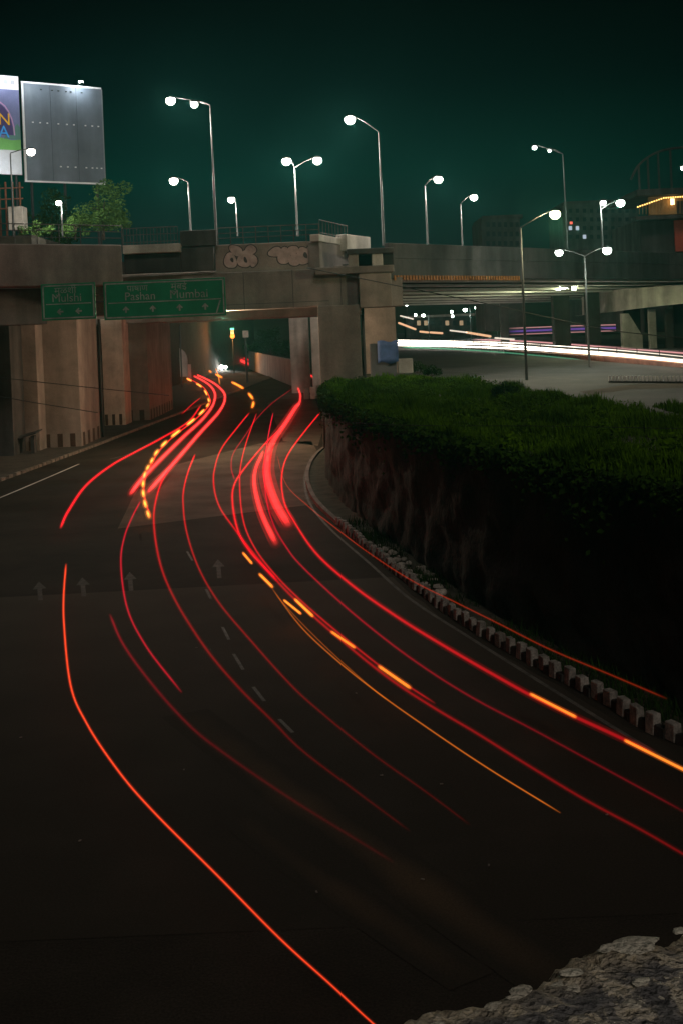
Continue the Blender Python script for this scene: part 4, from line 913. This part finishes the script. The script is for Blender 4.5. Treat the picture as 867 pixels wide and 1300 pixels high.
sl = thing('signal_lamp', 'small red lamp on the tower block wall', 'lamp', D(724.5, 283, Y2 - .6)); MB().box(D(724.5, 283, Y2 - .6), .6, .3, .6).build('lens', glow('red_lamp', (1, .12, .08), 1.2), sl); MB().box(D(724.5, 283, Y2 - .4), .8, .2, .8).build('housing', DARKST, sl)

# low dark hills closing the view under the decks
mb = MB(); NH = 90
for k in range(NH + 1):
    x = -420 + 900 * k / NH; h = 21 + 7 * noise.noise(Vector((x * .012, 3, 0))) + 2.5 * noise.noise(Vector((x * .06, 9, 0)))
    for y, z in ((640, -1), (655, h * .55), (690, h), (900, h * .9), (980, -1)): mb.v.append((x, y + 12 * noise.noise(Vector((x * .03, y, 0))), z))
for k in range(NH):
    for j in range(4): a = k * 5 + j; mb.f.append((a, a + 5, a + 6, a + 1))
structure(mb.build('hills', mat('hill_scrub', (.030, .034, .020), 1, .5, .05), smooth=True))

# ------------------------------------------------------------------ far end of the lower road
Yf = 330
fc = thing('far_car', 'far oncoming car with a dazzling headlight', 'car', G(283, 461)); c = Vector((D(283, 447, Yf).x, Yf, 0)); fc.location = c
bm_ = MB(); prof = ((-.85, .25), (.85, .25), (.9, .75), (.72, .85), (.58, 1.42), (-.58, 1.42), (-.72, .85), (-.9, .75))
for yy, sx_, sz_ in ((0, 1, .62), (.9, 1, .7), (1.6, 1, 1), (3.2, 1, 1), (4.2, .97, .75)):
    for x, z in prof: bm_.v.append((c.x + x * sx_, Yf + yy, z if z < .8 else .8 + (z - .8) * (1 if sz_ == 1 else .1)))
for k in range(4):
    for j in range(8): a = k * 8 + j; b = k * 8 + (j + 1) % 8; bm_.f.append((a, b, b + 8, a + 8))
bm_.f += [tuple(range(8)), tuple(range(32, 40))[::-1]]
bm_.build('body', mat('car_grey', (.08, .08, .085), .35), fc, smooth=False)
for s in (-.8, .8):
    for yy in (.8, 3.4): MB().tube([(c.x + s - .1, Yf + yy, .32), (c.x + s + .1, Yf + yy, .32)], .32, 12).build('wheel', BLACKP, fc)
for s in (-.6, .6): MB().tube([(c.x + s, Yf - .12, .72), (c.x + s, Yf + .05, .72)], .62 if s < 0 else .4, 16).build('headlight', glow('head_lamp', (1, .97, .9), 40), fc)
ld = bpy.data.lights.new('head_light', 'SPOT'); ld.energy = 12000; ld.color = (1, .93, .82); ld.spot_size = math.radians(40); ld.spot_blend = .8; ld.shadow_soft_size = .3
lo = bpy.data.objects.new('head_light', ld); COL.objects.link(lo); lo.parent = fc; lo.location = (0, -.35, .75); lo.rotation_euler = Vector((0.06, -1, .01)).to_track_quat('-Z', 'Y').to_euler()
def post_thing(name, label, cat, px, y0, y1, Y, r, m):
    a, b = D(px, y0, Y), D(px, y1, Y); t = thing(name, label, cat, (b.x, Y, 0)); MB().tube([(b.x, Y, -.05), (b.x, Y, a.z)], r, 8).build('pole', m, t); return t, Vector((b.x, Y, a.z))
t, tp_ = post_thing('traffic_signal', 'far traffic signal showing green over glowing orange', 'traffic signal', 297, 419, 460, 300, .12, DARKST)
MB().box(tp_ + Vector((0, -.1, -.7)), .8, .4, 2.6).build('housing', DARKST, t)
MB().box(tp_ + Vector((0, -.34, .25)), .9, .1, .45).build('green_lens', glow('sig_green', (.15, 1, .45), 3), t); MB().tube([tp_ + Vector((0, -.30, -1.45)), tp_ + Vector((0, -.42, -1.45))], .55, 12).build('orange_lens', glow('sig_orange', (1, .22, .03), 4), t)
arealight('signal', tp_ + Vector((0, -1.2, -1.2)), 5000, (1, .35, .1), t)
t, tp_ = post_thing('sign_post', 'far grey post with a small white plate right of the signal', 'sign post', 313, 420, 458, 240, .22, GALV)
MB().box(tp_ + Vector((.1, -.25, -.6)), 1.1, .08, 1.3).build('plate', WHITEP, t)
t, tp_ = post_thing('lamp_post', 'far thin grey pole at the left side of the underpass view', 'pole', 231, 412, 470, 230, .14, GALV)
for px, py, lb, cc in ((258, 431, 'upper far small white light left of the headlight', (1, 1, .95)), (261, 434, 'lower far small white light left of the headlight', (1, .95, .85)), (250, 447, 'left far small amber light beside the headlight', (1, .45, .1)), (261, 447, 'right far small amber light beside the headlight', (1, .45, .1))):
    p = D(px, py, 330); t = thing('marker_light', lb, 'light', (p.x, 330, 0)); MB().tube([(p.x, 330.2, -.05), (p.x, 330.2, p.z)], .07, 6).build('pole', DARKST, t); MB().box(p, .7, .3, .55).build('lens', glow('mk' + str(py) + str(px), cc, 5), t)
    if py < 440: arealight('marker', p + Vector((.3, -.8, -.8)), 7000, (1, .80, .58), t)
tag(MB().wall(G(318, 468), G(372, 492), 0, 4.0, .5).build('barrier_wall', mat('pale_wall', (.42, .40, .38), .8, .2, .4, .3)) if False else MB().wall(D(319, 455, 330), D(380, 480, 215), -.05, 4.6, -.6).build('barrier_wall', mat('pale_wall', (.40, .38, .36), .8, .2, .4, .3)), 'pale boundary wall along the far right side of the road', 'wall')
tag(MB().wall(D(205, 465, 250), D(243, 465, 260), -.05, 3.6, .6).build('barrier_wall', MATS['pale_wall']), 'low pale wall at the far left under the flyover', 'wall')
ab = thing('advert_arch', 'pale round-topped panel at the far left under the flyover', 'panel', D(228, 465, 245)); pts = [(-1, 0), (1, 0)] + [(math.cos(math.pi * k / 10), 1.4 + math.sin(math.pi * k / 10)) for k in range(11)]
pc = D(224, 452, 248); mb = MB(); N_ = len(pts)
for yy in (0, .4):
    for x, z in pts: mb.v.append((pc.x + x * 2.2, 248 + yy, 1.5 + z * 2.4))
mb.f = [tuple(range(N_)), tuple(range(N_, 2 * N_))[::-1]] + [(k, (k + 1) % N_, (k + 1) % N_ + N_, k + N_) for k in range(N_)]
mb.build('panel', MATS['pale_wall'], ab); MB().box((pc.x, 248.2, .7), .5, .3, 1.7).build('stand', DARKST, ab)
for k, (px, Y, lb) in enumerate(((345, 345, 'dark tree beyond the pale boundary wall under the flyover'), (240, 350, 'dark tree at the far left end of the road'), (290, 420, 'dark tree behind the far headlight'))):
    p = D(px, 460, Y); tree(lb, (p.x, Y, 0), 9, [(-3, 0, 6, 3.2), (2.5, 0, 7, 3.4), (0, 0, 9, 3), (4.5, 0, 4.5, 2.4), (-5, 0, 4.5, 2.2)], LEAF_DARK, .35, 2200, 60 + k)
vd = thing('roadside_vendor_cart', 'small dark cart with pale boxes beside the rear right columns', 'cart', D(398, 488, 180)) if False else None
for k, px in enumerate((389, 397, 405)):
    p = D(px, 488, 178); tag(MB().box((p.x, 178, .75 + .1 * k), .8, .7, 1.5 + .2 * k).build('bollard', CONC_PALE if k != 1 else WHITEP, bevel=.12), ('leftmost pale block beside the rear right columns', 'white middle block beside the rear right columns', 'tallest pale block beside the rear right columns')[k], 'bollard')
# piece of slab leaning against the pier at far left
p = D(27, 556, 110); sl_ = thing('leaning_slab', 'dark slab leaning against the pier at far left', 'slab', (p.x, 110, .14)); mb = MB(); q = [(-1.6, 0, .9), (1.5, 0, 1.7), (1.7, 1.6, 1.9), (-1.4, 1.6, 1.1)]
for dz in (0, .12):
    for x, y, z in q: mb.v.append((p.x + x, 109.2 + y, .14 + z + dz))
mb.f = [(3, 2, 1, 0), (4, 5, 6, 7), (0, 1, 5, 4), (1, 2, 6, 5), (2, 3, 7, 6), (3, 0, 4, 7)]; mb.build('slab', CONC_DARK, sl_); MB().box((p.x - 1.1, 110, .6), .3, .9, .92).build('prop', CONC_DARK, sl_); MB().box((p.x + 1.1, 110, .9), .3, .9, 1.5).build('prop', CONC_DARK, sl_)

for k, (px, py, lb) in enumerate(((573, 396, 'upper of two stacked far lights under the right bridge'), (574, 401.5, 'lower of two stacked far lights under the right bridge'), (612, 402, 'tiny far light below the brightest far lamp'), (607, 415, 'tiny far light just above the warm dash trails'), (622, 412, 'tiny far light right of centre under the right bridge'), (516, 387, 'tiny far light beside the bridge column'), (527, 400, 'tiny far light left of the leftmost far lamp'))):
    p = D(px, py, 330); t = thing('marker_light', lb, 'light', (p.x, 330, PZ)); MB().tube([(p.x, 330.2, PZ), (p.x, 330.2, p.z)], .07, 6).build('pole', DARKST, t); MB().box(p, .55, .3, .55).build('lens', LAMPG, t)
ob = thing('low_rise', 'dim low building with lit windows far under the right bridge', 'building', D(560, 430, 420)); pxbox('wall', 515, 402, 600, 432, 420, 12, CONC_DARK, ob); pxbox('roof_slab', 513, 399.5, 602, 402.5, 419.6, 12.8, CONC_PALE, ob)
for k in range(9): pxbox('window', 520 + k * 9, 407, 524.5 + k * 9, 413, 419.7, .3, glow('warm_window', (1, .7, .4), .35) if k in (1, 2, 5, 7) else MATS['dark_glass'], ob, 0)

# ------------------------------------------------------------------ overhead wires
def wire(label, pxs, Ys, r=.028):
    pts = catmull([D(p[0], p[1], y) for p, y in zip(pxs, Ys)], 8); tag(MB().tube(pts, r, 5).build('overhead_wire', BLACKP, smooth=True), label, 'wire')
wire('thin dark wire crossing the left piers, upper of two', [(-20, 477), (60, 486), (125, 493), (215, 502)], [92, 92, 92, 92])
wire('thin dark wire crossing the left piers, lower of two', [(-20, 500), (50, 512), (125, 524)], [93, 93, 93])
wire('dark wire sagging across the flyover beam towards the right bridge', [(390, 340), (440, 350), (520, 366), (620, 386), (700, 404), (780, 420), (900, 432)], [99, 98, 96, 95, 94, 93, 92], .035)
wire('thin wire across the dark retaining wall', [(400, 534), (520, 540), (700, 541), (900, 545)], [55, 50, 46, 44], .012)

# ------------------------------------------------------------------ parapet under the camera
E0, E1 = G(476, 1296, 8.6), G(867, 1168, 8.6); dd = (E1 - E0); dd.z = 0; dd.normalize(); nn = Vector((dd.y, -dd.x, 0))
STONE = bpy.data.materials.new('rough_stone'); STONE.use_nodes = True
n_ = STONE.node_tree.nodes; l_ = STONE.node_tree.links; b_ = n_['Principled BSDF']; b_.inputs['Roughness'].default_value = .92; b_.inputs['Specular IOR Level'].default_value = .25
geo = n_.new('ShaderNodeNewGeometry'); na = n_.new('ShaderNodeTexNoise'); na.inputs['Scale'].default_value = 13; na.inputs['Detail'].default_value = 9; na.inputs['Roughness'].default_value = .6; na.inputs['Distortion'].default_value = .8; l_.new(geo.outputs['Position'], na.inputs['Vector'])
ra = n_.new('ShaderNodeValToRGB'); l_.new(na.outputs['Fac'], ra.inputs[0]); e = ra.color_ramp.elements       # slate with pale lime splashes
e[0].position = .30; e[0].color = (.12, .125, .14, 1); e[1].position = .66; e[1].color = (.85, .80, .68, 1)
for p_, c_ in ((.46, (.24, .245, .26, 1)), (.555, (.34, .335, .33, 1)), (.575, (.80, .74, .62, 1))): x_ = e.new(p_); x_.color = c_
nr = n_.new('ShaderNodeTexNoise'); nr.inputs['Scale'].default_value = 22; nr.inputs['Detail'].default_value = 8; l_.new(geo.outputs['Position'], nr.inputs['Vector'])
rr_ = n_.new('ShaderNodeValToRGB'); l_.new(nr.outputs['Fac'], rr_.inputs[0]); e = rr_.color_ramp.elements       # crumbling tan mortar along the rim
e[0].position = .30; e[0].color = (.24, .20, .14, 1); e[1].position = .62; e[1].color = (.84, .75, .57, 1)
ar = n_.new('ShaderNodeAttribute'); ar.attribute_name = 'rim'; ma_ = n_.new('ShaderNodeMath'); ma_.operation = 'MULTIPLY_ADD'; ma_.inputs[1].default_value = 1.6; ma_.inputs[2].default_value = -.8; l_.new(na.outputs['Fac'], ma_.inputs[0])
mb_ = n_.new('ShaderNodeMath'); mb_.operation = 'ADD'; mb_.use_clamp = True; l_.new(ma_.outputs[0], mb_.inputs[0]); l_.new(ar.outputs['Fac'], mb_.inputs[1])
mr_ = n_.new('ShaderNodeMix'); mr_.data_type = 'RGBA'; l_.new(mb_.outputs[0], mr_.inputs[0]); l_.new(ra.outputs[0], mr_.inputs[6]); l_.new(rr_.outputs[0], mr_.inputs[7])
nf = n_.new('ShaderNodeTexNoise'); nf.inputs['Scale'].default_value = 60; nf.inputs['Detail'].default_value = 6; l_.new(geo.outputs['Position'], nf.inputs['Vector'])
mx_ = n_.new('ShaderNodeMix'); mx_.data_type = 'RGBA'; mx_.blend_type = 'OVERLAY'; mx_.inputs[0].default_value = .7; l_.new(mr_.outputs[2], mx_.inputs[6]); l_.new(nf.outputs['Fac'], mx_.inputs[7]); l_.new(mx_.outputs[2], b_.inputs['Base Color'])
bp_ = n_.new('ShaderNodeBump'); bp_.inputs['Strength'].default_value = 1.0; bp_.inputs['Distance'].default_value = .045; l_.new(nf.outputs['Fac'], bp_.inputs['Height']); l_.new(bp_.outputs[0], b_.inputs['Normal'])
pw = thing('parapet_wall', 'rough stone parapet with crumbling mortar in the near corner', 'wall', Vector((E0.x, E0.y, 0)))
mb = MB(); rim = []; NU, NV = 420, 46
cross = [(0.0 + .02, -.5), (0.0, -.12)] + [(w * .02, -.03 * math.exp(-w * .9)) for w in range(0, 31)]     # (inward, z)
cross = [(.02, -.6), (.012, -.3), (.008, -.15), (0, -.06)] + [(.012 * w, -.05 * math.exp(-w * .55)) for w in range(1, 42)]
for i in range(NU + 1):
    u = -1.0 + 3.2 * i / NU
    for w, z in cross:
        p = E0 + dd * u + nn * w; q = Vector((p.x, p.y, z))
        hgt = .022 * noise.noise(q * 2.6) + .024 * noise.noise(q * 7) + .010 * noise.noise(q * 18) + .012 * noise.noise(q * 45) + .006 * noise.noise(q * 95)
        side = .05 * noise.noise(Vector((u * 3.5, 0, 7))) + .035 * noise.noise(Vector((u * 9, z * 6, 3))) + .015 * noise.noise(Vector((u * 24, z * 15, 1)))
        f_ = max(0, 1 - w / .18); rim.append(max(0., min(1., 1.25 - w / .11))); hgt *= .35 + .65 * max(0, 1 - w / .16)
        p = p + nn * side * f_; mb.v.append((p.x, p.y, 8.6 + z + hgt * (1 if z > -.1 else .3)))
m_ = len(cross)
for i in range(NU):
    for j in range(m_ - 1): a = i * m_ + j; mb.f.append((a, a + m_, a + m_ + 1, a + 1))
o = mb.build('coping', STONE, pw, smooth=True); o.data.attributes.new('rim', 'FLOAT', 'POINT').data.foreach_set('value', rim)
q0, q1 = E0 + dd * -1.0 + nn * .03, E0 + dd * 2.2 + nn * .03
MB().wall(q1, q0, 0, 8.1, .5).build('body', WALLM, pw)
MORT = mat('mortar', (.80, .76, .66), .95, .3, 6, 0, .8, 50, fine=.2)
rn3 = random.Random(9)
for k in range(60):
    bm = bmesh.new(); bmesh.ops.create_icosphere(bm, subdivisions=3, radius=1)
    rr = rn3.uniform(.006, .018) if k > 2 else rn3.uniform(.025, .034); o_ = Vector((k * 3.1, k, 0))
    for v in bm.verts:
        v.co *= 1 + .35 * noise.noise(v.co * 1.3 + o_) + .12 * noise.noise(v.co * 3.5 + o_); v.co = Vector((v.co.x * rr * 1.9, v.co.y * rr * 1.2, v.co.z * rr * .16))
    me = bpy.data.meshes.new('mortar_lump'); bm.to_mesh(me); bm.free(); me.materials.append(MORT); me.shade_smooth()
    o = bpy.data.objects.new('mortar_lump', me); COL.objects.link(o); o.parent = pw
    u, w = rn3.uniform(.1, .95), rn3.uniform(.03, .40); p = E0 + dd * u + nn * w; q = Vector((p.x, p.y, 0))
    hz = .022 * noise.noise(q * 2.6) + .024 * noise.noise(q * 7) + .016 * noise.noise(q * 18)
    o.location = Vector((p.x, p.y, 8.6 + hz + .002)) - Vector(pw.location); o.rotation_euler = (0, 0, math.atan2(dd.y, dd.x) + rn3.uniform(-.5, .5))
structure(MB().box((-4, -6.5, 8.2), 30, 13, .2).build('terrace', CONC_DARK))

# ------------------------------------------------------------------ night haze
HAZE = True
if HAZE:
    m = bpy.data.materials.new('haze'); m.use_nodes = True; nn_ = m.node_tree.nodes; nn_.remove(nn_['Principled BSDF'])
    v = nn_.new('ShaderNodeVolumePrincipled'); v.inputs['Color'].default_value = (.20, .95, .84, 1); v.inputs['Density'].default_value = 0.00019; v.inputs['Anisotropy'].default_value = .60
    m.node_tree.links.new(v.outputs[0], nn_['Material Output'].inputs['Volume'])
    hz = MB().box((0, 1850, 25.0), 5200, 5500, 54).build('haze', m); hz['kind'] = 'stuff'; hz['label'] = 'thin night haze over the whole junction'; hz['category'] = 'haze'
